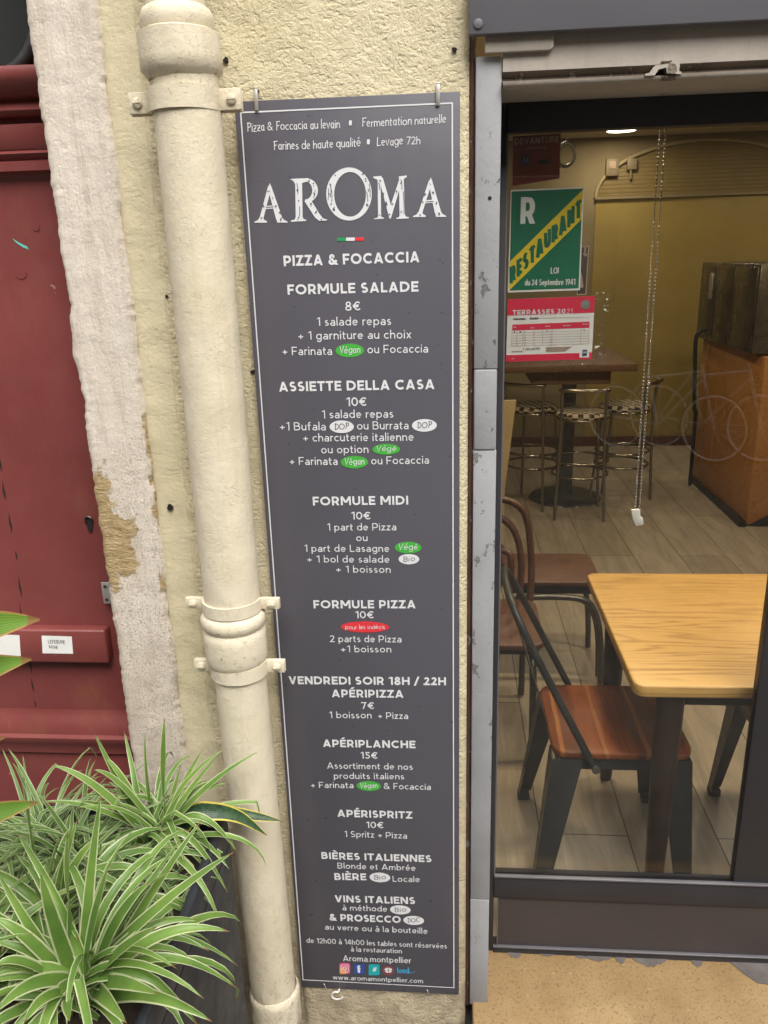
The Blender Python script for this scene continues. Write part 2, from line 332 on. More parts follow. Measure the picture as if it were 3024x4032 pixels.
# ---------------------------------------------------------------- mesh helpers
class MB:
    def __init__(s): s.v = []; s.f = []; s.uv = {}; s.smooth = set()
    def add(s, vs, fs, smooth=False, uvs=None):
        o = len(s.v); s.v += [tuple(v) for v in vs]
        for f in fs:
            if smooth: s.smooth.add(len(s.f))
            if uvs: s.uv[len(s.f)] = [uvs[i] for i in f]
            s.f.append([i+o for i in f])
        return s
    def box(s, lo, hi, bev=0):
        x0, y0, z0 = lo; x1, y1, z1 = hi
        if bev <= 0:
            return s.add([(x0,y0,z0),(x1,y0,z0),(x1,y1,z0),(x0,y1,z0),(x0,y0,z1),(x1,y0,z1),(x1,y1,z1),(x0,y1,z1)],
                         [(0,3,2,1),(4,5,6,7),(0,1,5,4),(1,2,6,5),(2,3,7,6),(3,0,4,7)])
        b = bmesh.new(); bmesh.ops.create_cube(b, size=1)
        for v in b.verts: v.co = Vector(((x0+x1)/2+v.co.x*(x1-x0), (y0+y1)/2+v.co.y*(y1-y0), (z0+z1)/2+v.co.z*(z1-z0)))
        bmesh.ops.bevel(b, geom=b.edges[:], offset=bev, segments=2, profile=.5, affect='EDGES')
        b.verts.index_update(); s.add([v.co for v in b.verts], [[v.index for v in f.verts] for f in b.faces]); b.free(); return s
    def prism(s, pts, d, bev=0):        # polygon (3d points) extruded along vector d
        n = len(pts); P = [Vector(p) for p in pts]; D = Vector(d)
        if bev:
            b = bmesh.new(); vs = [b.verts.new(p) for p in P]; f = b.faces.new(vs)
            r = bmesh.ops.extrude_face_region(b, geom=[f]); bmesh.ops.translate(b, verts=[e for e in r['geom'] if isinstance(e, bmesh.types.BMVert)], vec=D)
            bmesh.ops.recalc_face_normals(b, faces=b.faces[:]); bmesh.ops.bevel(b, geom=b.edges[:], offset=bev, segments=2, profile=.5, affect='EDGES', clamp_overlap=True)
            b.verts.index_update(); s.add([v.co for v in b.verts], [[v.index for v in f.verts] for f in b.faces]); b.free(); return s
        return s.add(P+[p+D for p in P], [list(range(n))[::-1], list(range(n, 2*n))]+[(i, (i+1) % n, n+(i+1) % n, n+i) for i in range(n)])
    def tube(s, path, r, n=10, caps=True, closed=False):
        P = [Vector(p) for p in path]; m = len(P); rr = r if isinstance(r, (list, tuple)) else [r]*m
        vs = []; prev = None
        for i, p in enumerate(P):
            if closed: t = P[(i+1) % m]-P[i-1]
            else: t = P[min(i+1, m-1)]-P[max(i-1, 0)]
            t.normalize()
            if prev is None:
                a = t.orthogonal().normalized()
            else:
                a = (prev-t*prev.dot(t))
                a = a.normalized() if a.length > 1e-6 else t.orthogonal().normalized()
            prev = a; b = t.cross(a)
            for k in range(n):
                an = 2*PI*k/n; vs.append(p+(a*math.cos(an)+b*math.sin(an))*rr[i])
        fs = []
        for i in range(m if closed else m-1):
            j = (i+1) % m
            for k in range(n): fs.append((i*n+k, i*n+(k+1) % n, j*n+(k+1) % n, j*n+k))
        if caps and not closed: fs += [list(range(n))[::-1], [(m-1)*n+k for k in range(n)]]
        return s.add(vs, fs, True)
    def lathe(s, prof, c, n=28, a0=0, a1=2*PI):      # prof: (r, z) ; c: (x, y)
        full = abs(a1-a0-2*PI) < 1e-6; vs = []; k = n if full else n+1
        for r, z in prof:
            for i in range(k):
                an = a0+(a1-a0)*i/n; vs.append((c[0]+r*math.cos(an), c[1]+r*math.sin(an), z))
        fs = []
        for j in range(len(prof)-1):
            for i in range(n): fs.append((j*k+i, j*k+(i+1) % k, (j+1)*k+(i+1) % k, (j+1)*k+i))
        return s.add(vs, fs, True)
    def disc(s, c, r, nrm, n=24, d=0):
        N = Vector(nrm).normalized(); a = N.orthogonal().normalized(); b = N.cross(a); C = Vector(c)
        P = [C+(a*math.cos(2*PI*i/n)+b*math.sin(2*PI*i/n))*r for i in range(n)]
        if d: return s.prism(P, N*d)
        return s.add(P, [list(range(n))])
    def build(s, name, mat, parent=None, world=True, sm=None, kind=None):
        me = bpy.data.meshes.new(name); me.from_pydata(s.v, [], s.f)
        if s.uv:
            ul = me.uv_layers.new(name='UVMap')
            for fi, p in enumerate(me.polygons):
                for k, li in enumerate(p.loop_indices): ul.data[li].uv = s.uv.get(fi, [(0, 0)]*9)[k]
        for fi, p in enumerate(me.polygons): p.use_smooth = (fi in s.smooth) if sm is None else sm
        me.materials.append(M[mat]); me.validate(); me.set_sharp_from_angle(angle=R(50)); me.update()
        o = bpy.data.objects.new(name, me); col.objects.link(o)
        if parent:
            o.parent = parent
            if world: o.matrix_parent_inverse = Matrix.Translation(-root_loc(parent))
        if kind: o['kind'] = kind
        return o
def root_loc(o):
    v = Vector((0, 0, 0))
    while o: v += o.location; v += o.matrix_parent_inverse.translation if o.parent else Vector(); o = o.parent
    return v
def tag(o, label, cat, group=None, kind=None):
    o['label'] = label; o['category'] = cat
    if group: o['group'] = group
    if kind: o['kind'] = kind
    return o
def thing(name, label, cat, loc=(0, 0, 0), group=None):
    o = bpy.data.objects.new(name, None); o.empty_display_size = .05; o.location = loc; col.objects.link(o); return tag(o, label, cat, group)
def struct(o): o['kind'] = 'structure'; return o
def dup(o, parent=None):
    c = o.copy(); col.objects.link(c)
    if parent: c.parent = parent
    for ch in o.children: dup(ch, c)
    return c
def arc(c, r, a0, a1, n, f): return [f(c[0]+r*math.cos(a0+(a1-a0)*i/n), c[1]+r*math.sin(a0+(a1-a0)*i/n)) for i in range(n+1)]
def catmull(P, n=6):
    P = [Vector(p) for p in P]; Q = [P[0]*2-P[1]]+P+[P[-1]*2-P[-2]]; out = []
    for i in range(1, len(Q)-2):
        for k in range(n):
            t = k/n; a, b, c, d = Q[i-1:i+3]
            out.append(.5*((2*b)+(c-a)*t+(2*a-5*b+4*c-d)*t*t+(3*b-a-3*c+d)*t**3))
    out.append(P[-1]); return out

# ================================================================ THE PLACE
GY = .163                                                   # plane of the shop glass
ST = -.17                                                  # street level
struct(MB().add([(-60, -60, ST), (60, -60, ST), (60, .3, ST), (-60, .3, ST)], [(0, 1, 2, 3)]).build('pavement', 'paving'))

# ---- rendered pier and the wall above the openings
fac = thing('house_wall', 'rough yellow rendered house wall behind the menu board and the drainpipe', 'wall', (.1, .1, ST))
def sheet(x0, x1, z0, z1, y, mat, name, parent, step=.012, amp=.004, edge=0, seed=0, thick=.12):
    nx = max(2, int((x1-x0)/step)); nz = max(2, int((z1-z0)/step)); vs = []
    for j in range(nz+1):
        z = z0+(z1-z0)*j/nz
        el = edge*(noise.noise((seed, z*9, 1))+.6*noise.noise((seed, z*31, 2))+.35*noise.noise((seed, z*90, 3)))
        er = edge*(noise.noise((seed, z*9, 5))+.6*noise.noise((seed, z*31, 6))+.35*noise.noise((seed, z*90, 7)))
        for i in range(nx+1):
            f = i/nx; x = x0+(x1-x0)*f+el*(1-f)+er*f
            d = amp*(noise.noise((x*7+seed, z*5, 0))+.6*noise.noise((x*26+seed, z*22, 9))+.4*noise.noise((x*70, z*70, seed)))
            e = min(f, 1-f)*(x1-x0); rnd = max(0, 1-e/.012)**2*.009
            vs.append((x, y-d+rnd, z))
    n = nx+1; fs = [(j*n+i, j*n+i+1, (j+1)*n+i+1, (j+1)*n+i) for j in range(nz) for i in range(nx)]
    m = MB().add(vs, fs, True)
    lf = [vs[j*n] for j in range(nz+1)]; rt = [vs[j*n+nx] for j in range(nz+1)]
    for L_, flip in ((lf, 1), (rt, 0)):
        k = len(L_); m.add(L_+[(p[0], y+thick, p[2]) for p in L_], [(i, i+1, k+i+1, k+i) if not flip else (i+1, i, k+i, k+i+1) for i in range(k-1)], True)
    return m.build(name, mat, parent)
sheet(-.243, .4165, ST, 2.75, .017, 'stucco', 'pier_face', fac, .01, .0035, .0, 3, .2)
m = MB(); m.box((-.24, .06, ST), (.40, .30, 2.75)); m.box((-3.2, .02, 2.75), (4.6, .30, 6.2)); m.box((-3.2, .02, ST), (-1.35, .30, 2.75)); m.box((2.62, .02, ST), (4.6, .30, 2.75))
m.build('masonry', 'stucco', fac)
for px, py, r_ in ((488, 130, .0045), (981, 107, .004), (367, 1096, .006), (546, 803, .004), (360, 640, .003)):
    c = at(px, py, 1, .0145); MB().prism([(c.x+r_*(1+.25*math.sin(3*t+px))*math.cos(t), .0125, c.z+r_*(1+.2*math.cos(2*t+py))*math.sin(t)) for t in [2*PI*i/12 for i in range(12)]], (0, .012, 0)).build('screw_hole', 'hole_dark', fac)
# damp footing stones under the board
sheet(.0, .405, ST, .022, .006, 'stucco', 'footing', fac, .008, .006, 0, 8, .1)
sheet(-.366, -.236, ST, 2.75, .010, 'jamb', 'doorway_stone', tag(bpy.data.objects.new('stone_doorway', None), 'whitewashed stone door surround, flaking to ochre stone, beside the red door', 'door surround'), .005, .0022, .0075, 11, .17)
jb = bpy.data.objects['stone_doorway']; col.objects.link(jb)
MB().box((-1.52, .012, ST), (-1.38, .2, 2.75), .004).build('doorway_stone', 'jamb', jb); MB().box((-1.52, .012, 2.751), (-.236, .2, 2.9), .004).build('doorway_lintel', 'jamb', jb)

# ---- red door
dr = thing('house_door', 'dark red panelled wooden door with a keyhole and a letter bar', 'door', (-.85, .14, ST))
DX0, DX1 = -1.38, -.352
prof = [(ST, .105), (.37, .105), (.375, .11), (.40, .11), (.405, .118), (.60, .118), (.604, .108), (.632, .104), (.637, .100), (.652, .098), (.657, .108), (.690, .112), (.70, .120), (.72, .124)]
def door_prof(p, x0, x1, name):
    n = len(p); m = MB(); vs = [(x0, y, z) for z, y in p]+[(x1, y, z) for z, y in p]
    m.add(vs, [(i, n+i, n+i+1, i+1) for i in range(n-1)]); return m.build(name, 'door', dr)
door_prof(prof, DX0, DX1, 'lower_moulding')
door_prof([(1.93, .128), (1.938, .122), (1.946, .118), (1.950, .104), (1.966, .104), (1.970, .112), (1.976, .106), (1.981, .100), (1.987, .106), (1.990, .103), (2.034, .103), (2.036, .14), (2.046, .14), (2.05, .105), (2.058, .098), (2.066, .105), (2.078, .112), (2.088, .085), (2.105, .070), (2.118, .066), (2.128, .070), (2.132, .085), (2.136, .12), (2.75, .12)], DX0, DX1, 'upper_moulding')
m = MB(); m.box((DX0, .126, .70), (-.372, .16, 1.95)); m.build('door_panel', 'door', dr)
m = MB(); m.box((-.3725, .112, .70), (DX1, .16, 1.95), .002); m.box((DX0, .13, ST), (DX1, .18, 2.75)); m.build('stile', 'door', dr)
# open joint between two boards, chipped in places
m = MB(); rnd = random.Random(5)
for px, py in [(0, 1000), (8, 1060), (22, 1130), (35, 1200), (43, 1268), (45, 1325), (66, 1440), (70, 1480), (76, 1520)]:
    a = at(px, py, 1, .1255); h = rnd.uniform(.012, .028); ww = rnd.uniform(.0012, .003); m.prism([(a.x-ww, .1252, a.z), (a.x, .1252, a.z-h), (a.x+ww, .1252, a.z-h*.3), (a.x+.0006, .1252, a.z+h)], (0, .0006, 0))
m.build('board_joint', 'hole_dark', dr)
a = at(193, 1128, 1, .125)
kh = MB(); kh.prism([(a.x+.010*math.cos(t)*(1 if math.sin(t) > -.3 else .75), .1238, a.z+(.012 if math.sin(t) > 0 else .026)*math.sin(t)) for t in [2*PI*i/20 for i in range(20)]], (0, .003, 0)); kh = kh.build('keyhole', 'hole_dark', dr)
MB().tube([(a.x+.008*math.cos(t), .122, a.z+.006+.008*math.sin(t)) for t in [PI*.1+PI*1.1*i/10 for i in range(11)]], .0022, 6).build('keyhole_rim', 'dark_steel', kh)
a = at(228, 1257, 1, .11); b = at(262, 1306, 1, .11)
a.x -= .012; pl = MB().box((a.x+.002, .106, b.z+.004), (b.x+.03, .1105, a.z), .0008).build('strike_plate', 'zinc', dr)
m = MB()
for z in (a.z-.01, b.z+.014): m.disc((a.x+.011, .106, z), .004, (0, -1, 0), 10, .0012)
m.build('screw', 'dark_steel', pl)
a = at(0, 1358, 1, .10); b = at(237, 1432, 1, .10)
MB().box((-1.3, .095, b.z), (b.x, .128, a.z), .005).build('letter_bar', 'door', dr)
m = MB()
for px, py, q in ((45, 590, .012), (78, 490, .008)):
    c = at(px*1.0, py, 1, .126)
    m.disc((c.x, .126, c.z), q, (0, -1, 0), 18, .0015)
m.build('paint_blister', 'door', dr)
c = at(45, 528, 1, .1255); MB().prism([(c.x-.016, .1254, c.z+.012), (c.x-.004, .1254, c.z+.004), (c.x+.012, .1254, c.z-.004), (c.x+.016, .1254, c.z-.011), (c.x+.004, .1254, c.z-.006), (c.x-.010, .1254, c.z+.004)], (0, .0005, 0)).build('paint_scrape', 'mint_scrape', dr)
# round window with an iron ring, top left
c = at(-52, 20, 1, .10); rr = .115
wn = MB().disc((c.x, .115, c.z), rr*.97, (0, -1, 0), 40).build('round_window', 'dark_glass', dr)
MB().tube([(c.x+rr*math.cos(2*PI*i/48), .105, c.z+rr*math.sin(2*PI*i/48)) for i in range(48)], .012, 8, closed=True).build('iron_ring', 'iron', wn)
# paper notes on the letter bar
def note(px0, px1, py0, py1, label, rows, name='paper_note'):
    y = .0945; A = at(px0, py0, 1, y); B = at(px1, py0+2, 1, y); C = at(px1+3, py1, 1, y); D = at(px0+2, py1-1, 1, y)
    o = MB().prism([(p.x, y, p.z) for p in (D, C, B, A)], (0, -.0004, 0)).build(name, 'paper'); tag(o, label, 'paper note')
    rnd = random.Random(px0)
    for k in range(4):
        m = MB()
        x = A.x+rnd.uniform(-.004, (B.x-A.x)); z = rnd.choice((A.z+.003, C.z-.002)); s = rnd.uniform(.008, .02)
        m.prism([(x, y-.0002, z-s*.4), (x+s, y-.0002, z-s*.3), (x+s*.9, y-.0002, z+s*.45), (x+.001, y-.0002, z+s*.3)], (0, .0001, 0)); m.build('sticky_tape', 'film', o)
    return o, A, B, C, D
NOTE1 = note(90, 155, 1373, 1412, 'small white paper name note taped to the middle of the red letter bar', 2)
NOTE2 = note(-28, 42, 1370, 1417, 'white paper note half hidden by a leaf at the left picture edge', 2)

# ---- drainpipe
CX = -.064; PY = -.078
dp = thing('drainpipe', 'cream painted cast iron drainpipe with flaking paint beside the menu board', 'drainpipe', (CX, PY, ST))
def lathe_at(prof, cx, name, mat='pipe', seed=0, amp=.0012):
    n = 40; m = MB(); P = []
    for (r0, z0), (r1, z1) in zip(prof, prof[1:]):
        k = max(1, int(abs(z1-z0)/.015))
        for i in range(k): P.append((r0+(r1-r0)*i/k, z0+(z1-z0)*i/k))
    P.append(prof[-1]); vs = []
    for r, z in P:
        c = cx(z) if callable(cx) else cx
        for i in range(n):
            an = 2*PI*i/n; q = r+amp*(noise.noise((math.cos(an)*2.5+seed, math.sin(an)*2.5, z*18))+.5*noise.noise((math.cos(an)*8+seed, math.sin(an)*8, z*60)))
            vs.append((c+q*math.cos(an), PY+q*math.sin(an), z))
    fs = [(j*n+i, j*n+(i+1) % n, (j+1)*n+(i+1) % n, (j+1)*n+i) for j in range(len(P)-1) for i in range(n)]
    return m.add(vs, fs, True).build(name, mat, dp)
cxf = lambda z: -.049-.012*min(1, max(0, z/.95))
lathe_at([(.0545, -.0), (.054, .1), (.054, .95)], cxf, 'pipe_length', seed=1)
lathe_at([(.0465, ST), (.047, .02)], lambda z: -.046, 'pipe_length', seed=5)
lathe_at([(.05, -.025), (.059, -.018), (.061, .0), (.0595, .05), (.061, .07), (.058, .085), (.053, .09)], -.047, 'collar', seed=2)
lathe_at([(.0565, 1.05), (.057, 1.3), (.0575, 1.8), (.0565, 2.09)], -.063, 'pipe_length', seed=3)
lathe_at([(.0495, 2.10), (.0495, 2.78)], -.067, 'pipe_length', seed=4)
lathe_at([(.055, .965), (.060, .972), (.0635, .985), (.0645, 1.01), (.0640, 1.045), (.060, 1.05), (.0610, 1.053), (.0655, 1.058), (.0665, 1.068), (.0655, 1.078), (.061, 1.084), (.057, 1.086)], -.064, 'collar', seed=6)
lathe_at([(.056, 2.058), (.0585, 2.06), (.062, 2.066), (.0675, 2.072), (.068, 2.09), (.0675, 2.128), (.0600, 2.130), (.0585, 2.132), (.0600, 2.136), (.0610, 2.146), (.0595, 2.155), (.055, 2.163), (.050, 2.166)], -.066, 'collar', seed=7, amp=.002)
def strap(z, cx, r, h):
    m = MB(); n = 48
    vs = []; fs = []
    for i in range(n+1):
        an = PI+PI*i/n
        for rr, zz in ((r-.002, -h/2), (r+.0032, -h/2), (r+.0032, h/2), (r-.002, h/2)): vs.append((cx+rr*math.cos(an), PY+rr*math.sin(an), z+zz))
    for i in range(n):
        for k in range(3): fs.append((i*4+k, i*4+k+1, (i+1)*4+k+1, (i+1)*4+k)[::-1])
    m.add(vs, fs, True)
    for s in (-1, 1):
        x0 = cx+s*(r-.001); x1 = cx+s*(r+.040)
        m.box((min(x0, x1), PY-.003, z-h/2+.001), (max(x0, x1), PY+.003, z+h/2-.001), .0015)
        m.box((min(x0, x1), PY+.006, z-h/2-.001), (max(x0, x1), PY+.012, z+h/2-.003), .0015)
    m.box((cx-.012, PY+r, z-.012), (cx+.012, .03, z+.012)); o = m.build('pipe_strap', 'pipe', dp)
    for s in (-1, 1):
        b = MB(); c = (cx+s*(r+.024), PY-.003, z); b.tube([c, (c[0], c[1]-.004, z), (c[0], c[1]-.0065, z)], [.0085, .0085, .005], 14)
        b.box((c[0]-.007, c[1]-.0078, z-.001), (c[0]+.007, c[1]-.006, z+.001)); b.build('bolt', 'pipe', o)
strap(2.028, -.066, .0575, .036); strap(1.083+.018, -.064, .0575, .026); strap(.958, -.061, .0565, .030)

# ---- shop front : painted iron post, lintel, fascia, black window
po = thing('iron_post', 'grey painted metal post with flaking paint between menu board and shop window', 'post', (.45, .05, -.045))
m = MB(); m.box((.4275, .012, -.045), (.4725, .152, .285), .002); m.box((.4275, .0125, .2855), (.473, .152, 1.395), .002); m.box((.428, .0105, 1.396), (.472, .152, 1.555), .003); m.box((.4275, .012, 1.556), (.4725, .152, 2.093), .002)
m.build('post_casing', 'post_paint', po)
sheet(.4165, .4285, -.06, 2.13, .020, 'rusty_edge', 'rusty_edge', po, .003, .002, .0022, 21, .05)
m = MB(); c = at(1058, 428, 1, .012); m.disc((c.x, .0125, c.z), .0035, (0, -1, 0), 12, .0012); m.build('screw_hole', 'hole_dark', po)
simple('mortar', (.10, .085, .08), .85, 0, .25, 20, .3, 80)
li = thing('shutter_housing', 'grimy grey metal lintel over the shop window below the dark fascia', 'lintel', (1.2, .05, 2.04))
n = 40; prf = [(.15, 2.041), (.0, 2.041), (-.003, 2.043), (-.004, 2.047)]
m = MB(); L_ = [(.4735, y, z) for y, z in prf]+[(2.62, y, z+.0) for y, z in prf]; q = len(prf)
m.add(L_, [(i, i+1, q+i+1, q+i) for i in range(q-1)]); m.build('bottom_lip', 'lintel_paint', li)
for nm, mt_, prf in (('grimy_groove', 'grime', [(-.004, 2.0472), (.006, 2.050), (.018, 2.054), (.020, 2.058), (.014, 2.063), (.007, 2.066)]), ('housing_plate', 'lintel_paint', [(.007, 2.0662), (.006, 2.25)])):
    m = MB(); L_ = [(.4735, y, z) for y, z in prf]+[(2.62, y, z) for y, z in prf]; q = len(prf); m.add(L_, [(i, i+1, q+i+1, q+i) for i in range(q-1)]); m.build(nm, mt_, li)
MB().prism([(.442, -.003, 2.094), (.552, -.003, 2.094), (.558, -.003, 2.099), (.558, -.003, 2.124), (.442, -.003, 2.124)], (0, .010, 0), .002).build('corner_flap', 'lintel_paint', li)
m = MB(); c = at(1428, 178, 1, .004)
zz = 2.0475
m.prism([(c.x-.030, -.008, zz), (c.x-.014, -.008, zz), (c.x-.008, -.008, zz+.009), (c.x+.004, -.008, zz+.011), (c.x+.006, -.008, zz+.002), (c.x+.030, -.008, zz), (c.x+.030, -.008, zz+.003), (c.x+.026, -.008, zz+.005), (c.x+.026, -.008, zz+.018), (c.x-.014, -.008, zz+.015), (c.x-.022, -.008, zz+.004), (c.x-.030, -.008, zz+.003)][::-1], (0, .020, 0))
m.tube([(c.x+.006, .002, zz+.014), (c.x+.006, .002, zz+.021)], .004, 10); m.disc((c.x+.006, .002, zz+.021), .0085, (0, 0, 1), 14, .002)
m.build('shutter_catch', 'lintel_paint', li)
fs_ = thing('shop_fascia', 'plain dark grey fascia panel above the shop window', 'fascia', (1.2, -.03, 2.12))
c = at(1012, 76, 1, -.016); FZ = c.z
MB().box((c.x, -.017, FZ), (2.7, .0, 2.72), .0015).build('fascia_panel', 'fascia_grey', fs_)
c = at(1033, 51, 1, -.018); m = MB(); m.tube([(c.x, -.017, c.z), (c.x, -.0195, c.z), (c.x, -.0205, c.z)], [.008, .0075, .003], 16)
m.build('rivet', 'fascia_grey', fs_)

wd = thing('shop_window', 'black framed shop window with a brown black kick panel', 'window', (1.3, GY, 0))
gz0, gz1, gx0, gx1 = .2305, 1.989, .4925, 1.093
m = MB()
m.box((.474, .155, -.06), (gx0, .186, 2.12), .001); m.box((gx0, .150, gz1), (2.62, .186, 2.12), .001); m.box((gx0, .150, .1625), (2.62, .186, gz0), .002)
m.box((gx0, .150, -.06), (2.62, .186, .001), .002); m.box((gx1, .155, gz0), (1.30, .184, gz1), .002); m.box((2.56, .155, gz0), (2.62, .184, gz1), .002)
m.build('window_frame', 'frame_black', wd)
MB().box((gx0+.012, .156, .0012), (2.62, .18, .1623)).build('kick_panel', 'panel_brown', wd)
m = MB(); m.box((gx0, .146, .0015), (2.62, .1555, .0055), .001); m.build('glazing_bead', 'frame_edge', wd)
MB().box((gx0, .146, gz0+.0005), (2.62, .156, gz0+.006), .001).build('glazing_bead', 'frame_edge', wd); MB().box((gx0+.0095, .1485, .006), (gx0+.0118, .1555, .162)).build('glazing_bead', 'frame_edge', wd)
MB().box((gx0, .1552, gz0+.0065), (gx0+.003, .165, gz1)).build('glazing_bead', 'frame_edge', wd)
MB().box((gx0+.001, GY, gz0), (gx1+.02, GY+.006, gz1+.002)).build('glass_pane', 'glass', wd); MB().box((1.29, GY, gz0), (2.57, GY+.006, gz1+.002)).build('glass_pane', 'glass', wd)

# ---- threshold stone with worn mortar edge
th = thing('doorstep', 'speckled ochre stone doorstep below the shop window', 'doorstep', (1.5, 0, ST))
zs = lambda y: -.018-.13*(.15-y)
MB().prism([(.434, -.24, ST), (.434, .21, ST), (.434, .21, zs(.21)), (.434, -.24, zs(-.24))], (2.2, 0, 0), .005).build('step_slab', 'slab', th)
rnd = random.Random(3)
def mortar(x0, x1, dep):
    m = MB(); k = 14; pts = [(x0, .155), (x0, .1495)]
    for i in range(k+1):
        t = i/k; pts.append((x0+(x1-x0)*t, .1495-.85*dep*math.sin(PI*t)**.7*(.75+.4*rnd.random())))
    pts += [(x1, .1495), (x1, .155)]; m.prism([(x, y, zs(y)+.0006) for x, y in pts], (0, 0, .0014)); m.build('mortar_smear', 'mortar', th)
for px, wpx, dp_ in ((1112, 30, .018), (1182, 30, .006), (1255, 28, .010), (1290, 60, .014), (1338, 24, .020), (1400, 76, .024), (1500, 26, .020), (1720, 300, .11)):
    c0 = at(px-wpx/2, 2065, 2, -.02); c1 = at(px+wpx/2, 2065, 2, -.02); mortar(c0.x, c1.x, dp_)

# ================================================================ LETTERING
def E(cx, cy, rx, ry, a0, a1, n=None):
    n = n or max(4, int(abs(a1-a0)/20)); return [(cx+rx*math.cos(R(a0+(a1-a0)*i/n)), cy+ry*math.sin(R(a0+(a1-a0)*i/n))) for i in range(n+1)]
X = .68
def G(c, h):
    l = lambda *p: ('l', list(p)); d = lambda *a: ('d',)+a
    if c in 'ÉÈ': b, W = G('E', h)[1], None; W = .58; return W, b+[d(.24, 1.1, .42, 1.3) if c == 'É' else d(.36, 1.1, .18, 1.3)]
    if c in 'éè': return .56, G('e', h)[1]+[d(.24, .82, .38, 1.02) if c == 'é' else d(.34, .82, .2, 1.02)]
    if c == 'à': return .52, G('a', h)[1]+[d(.32, .82, .18, 1.02)]
    if c == 'A': return .80, [d(h*1.1, 0, .40, 1), d(.80-h*1.1, 0, .40, 1), l((.2, .27), (.6, .27))]
    if c == 'B': return .66, [l((h, 0), (h, 1)), l((h, 1-h), (.36, 1-h)), ('l', E(.36, (1.52-h)/2, .25-h, (.48-h)/2, -90, 90)), l((h, .52), (.36, .52)), ('l', E(.36, (.52+h)/2, .30-h, (.52-h)/2, -90, 90)), l((h, h), (.36, h))]
    if c == 'C': return .78, [('l', E(.46, .5, .46-h, .5-h, 48, 312))]
    if c == 'D': return .80, [l((h, 0), (h, 1)), l((h, 1-h), (.34, 1-h)), l((h, h), (.34, h)), ('l', E(.34, .5, .46-h, .5-h, -90, 90))]
    if c == 'E': return .58, [l((h, 0), (h, 1)), l((h, 1-h), (.58, 1-h)), l((h, .51), (.53, .51)), l((h, h), (.58, h))]
    if c == 'F': return .56, [l((h, 0), (h, 1)), l((h, 1-h), (.56, 1-h)), l((h, .47), (.50, .47))]
    if c == 'H': return .74, [l((h, 0), (h, 1)), l((.74-h, 0), (.74-h, 1)), l((h, .51), (.74-h, .51))]
    if c == 'I': return 2*h, [l((h, 0), (h, 1))]
    if c == 'L': return .52, [l((h, 0), (h, 1)), l((h, h), (.52, h))]
    if c == 'M': return .92, [l((h, 0), (h, 1)), l((.92-h, 0), (.92-h, 1)), d(h*1.1, 1, .46, .28), d(.92-h*1.1, 1, .46, .28)]
    if c == 'N': return .76, [l((h, 0), (h, 1)), l((.76-h, 0), (.76-h, 1)), d(h*1.1, 1, .76-h*1.1, 0)]
    if c == 'O': return .92, [('l', E(.46, .5, .46-h, .5-h, 0, 360))]
    if c in 'PR':
        b = [l((h, 0), (h, 1)), l((h, 1-h), (.36, 1-h)), ('l', E(.36, (1.38-h)/2, .29-h, (.62-h)/2, -90, 90)), l((h, .38), (.36, .38))]
        return (.65, b) if c == 'P' else (.68, b+[d(.38, .38, .68-h*1.1, 0)])
    if c == 'S': return .60, [('l', E(.30, (1.5-h)/2, .28-h, (.5-h)/2, 40, 270)[:-1]+E(.30, (.5+h)/2, .30-h, (.5-h)/2, 90, -148))]
    if c == 'T': return .62, [l((0, 1-h), (.62, 1-h)), l((.31, 0), (.31, 1))]
    if c == 'U': return .72, [('l', [(h, 1)]+E(.36, .36, .36-h, .36-h, 180, 360)+[(.72-h, 1)])]
    if c == 'V': return .76, [d(h*1.1, 1, .38, 0), d(.76-h*1.1, 1, .38, 0)]
    if c == 'Z': return .62, [l((.02, 1-h), (.62, 1-h)), l((0, h), (.62, h)), d(.62-h*1.2, 1, h*1.2, 0)]
    if c == '&': return .78, [('l', E(.33, .76, .19-h*.6, .24-h, -50, 230)), d(.20, .66, .72, 0), ('l', E(.31, .28, .30-h, .28-h, 120, 300)+[(.56, .16), (.68, .44)])]
    if c == '/': return .40, [d(.02, -.08, .38, 1.06)]
    if c == '+': return .56, [l((.03, .36), (.53, .36)), l((.28, .10), (.28, .62))]
    if c == '.': return 2.2*h, [l((h*1.1, 0), (h*1.1, 2.3*h))]
    if c == ':': return 2.2*h, [l((h*1.1, 0), (h*1.1, 2.3*h)), l((h*1.1, .5), (h*1.1, .5+2.3*h))]
    if c == '-': return .36, [l((.02, .36), (.34, .36))]
    if c == '0': return .66, [('l', E(.33, .5, .33-h, .5-h, 0, 360))]
    if c == '1': return .30+h, [l((.30, 0), (.30, 1)), d(.06, .80, .28, .99)]
    if c == '2': return .58, [('l', E(.29, .70, .27-h, .30-h, 165, -30)+[(h*1.6, h)]), l((0, h), (.58, h))]
    if c == '4': return .66, [l((.02, .26), (.66, .26)), l((.48, 0), (.48, 1)), d(.44, 1, .06, .26)]
    if c == '5': return .58, [l((.08, 1-h), (.54, 1-h)), l((.11+h, .56), (.11+h, 1)), ('l', E(.27, .32, .30-h, .32-h, 118, -150))]
    if c == '7': return .58, [l((0, 1-h), (.58, 1-h)), d(.58-h, 1, .20, 0)]
    if c == '8': return .62, [('l', E(.31, .74, .26-h, .26-h*.8, 0, 360)), ('l', E(.31, .27, .31-h, .27-h*.8, 0, 360))]
    if c == '9': return .62, [('l', E(.31, .68, .31-h, .32-h, 0, 360)), d(.58-h*.6, .62, .28, 0)]
    if c == '€': return .74, [('l', E(.46, .5, .38-h, .5-h, 46, 314)), l((0, .58), (.56, .58)), l((0, .42), (.52, .42))]
    if c == 'a': return .52, [l((.52-h, 0), (.52-h, .42)), ('l', [(.52-h, .40)]+E(.28, X-.24, .24-h, .24-h, 0, 148)), ('l', E(.25, .20, .25-h, .20-h*.7, 0, 360))]
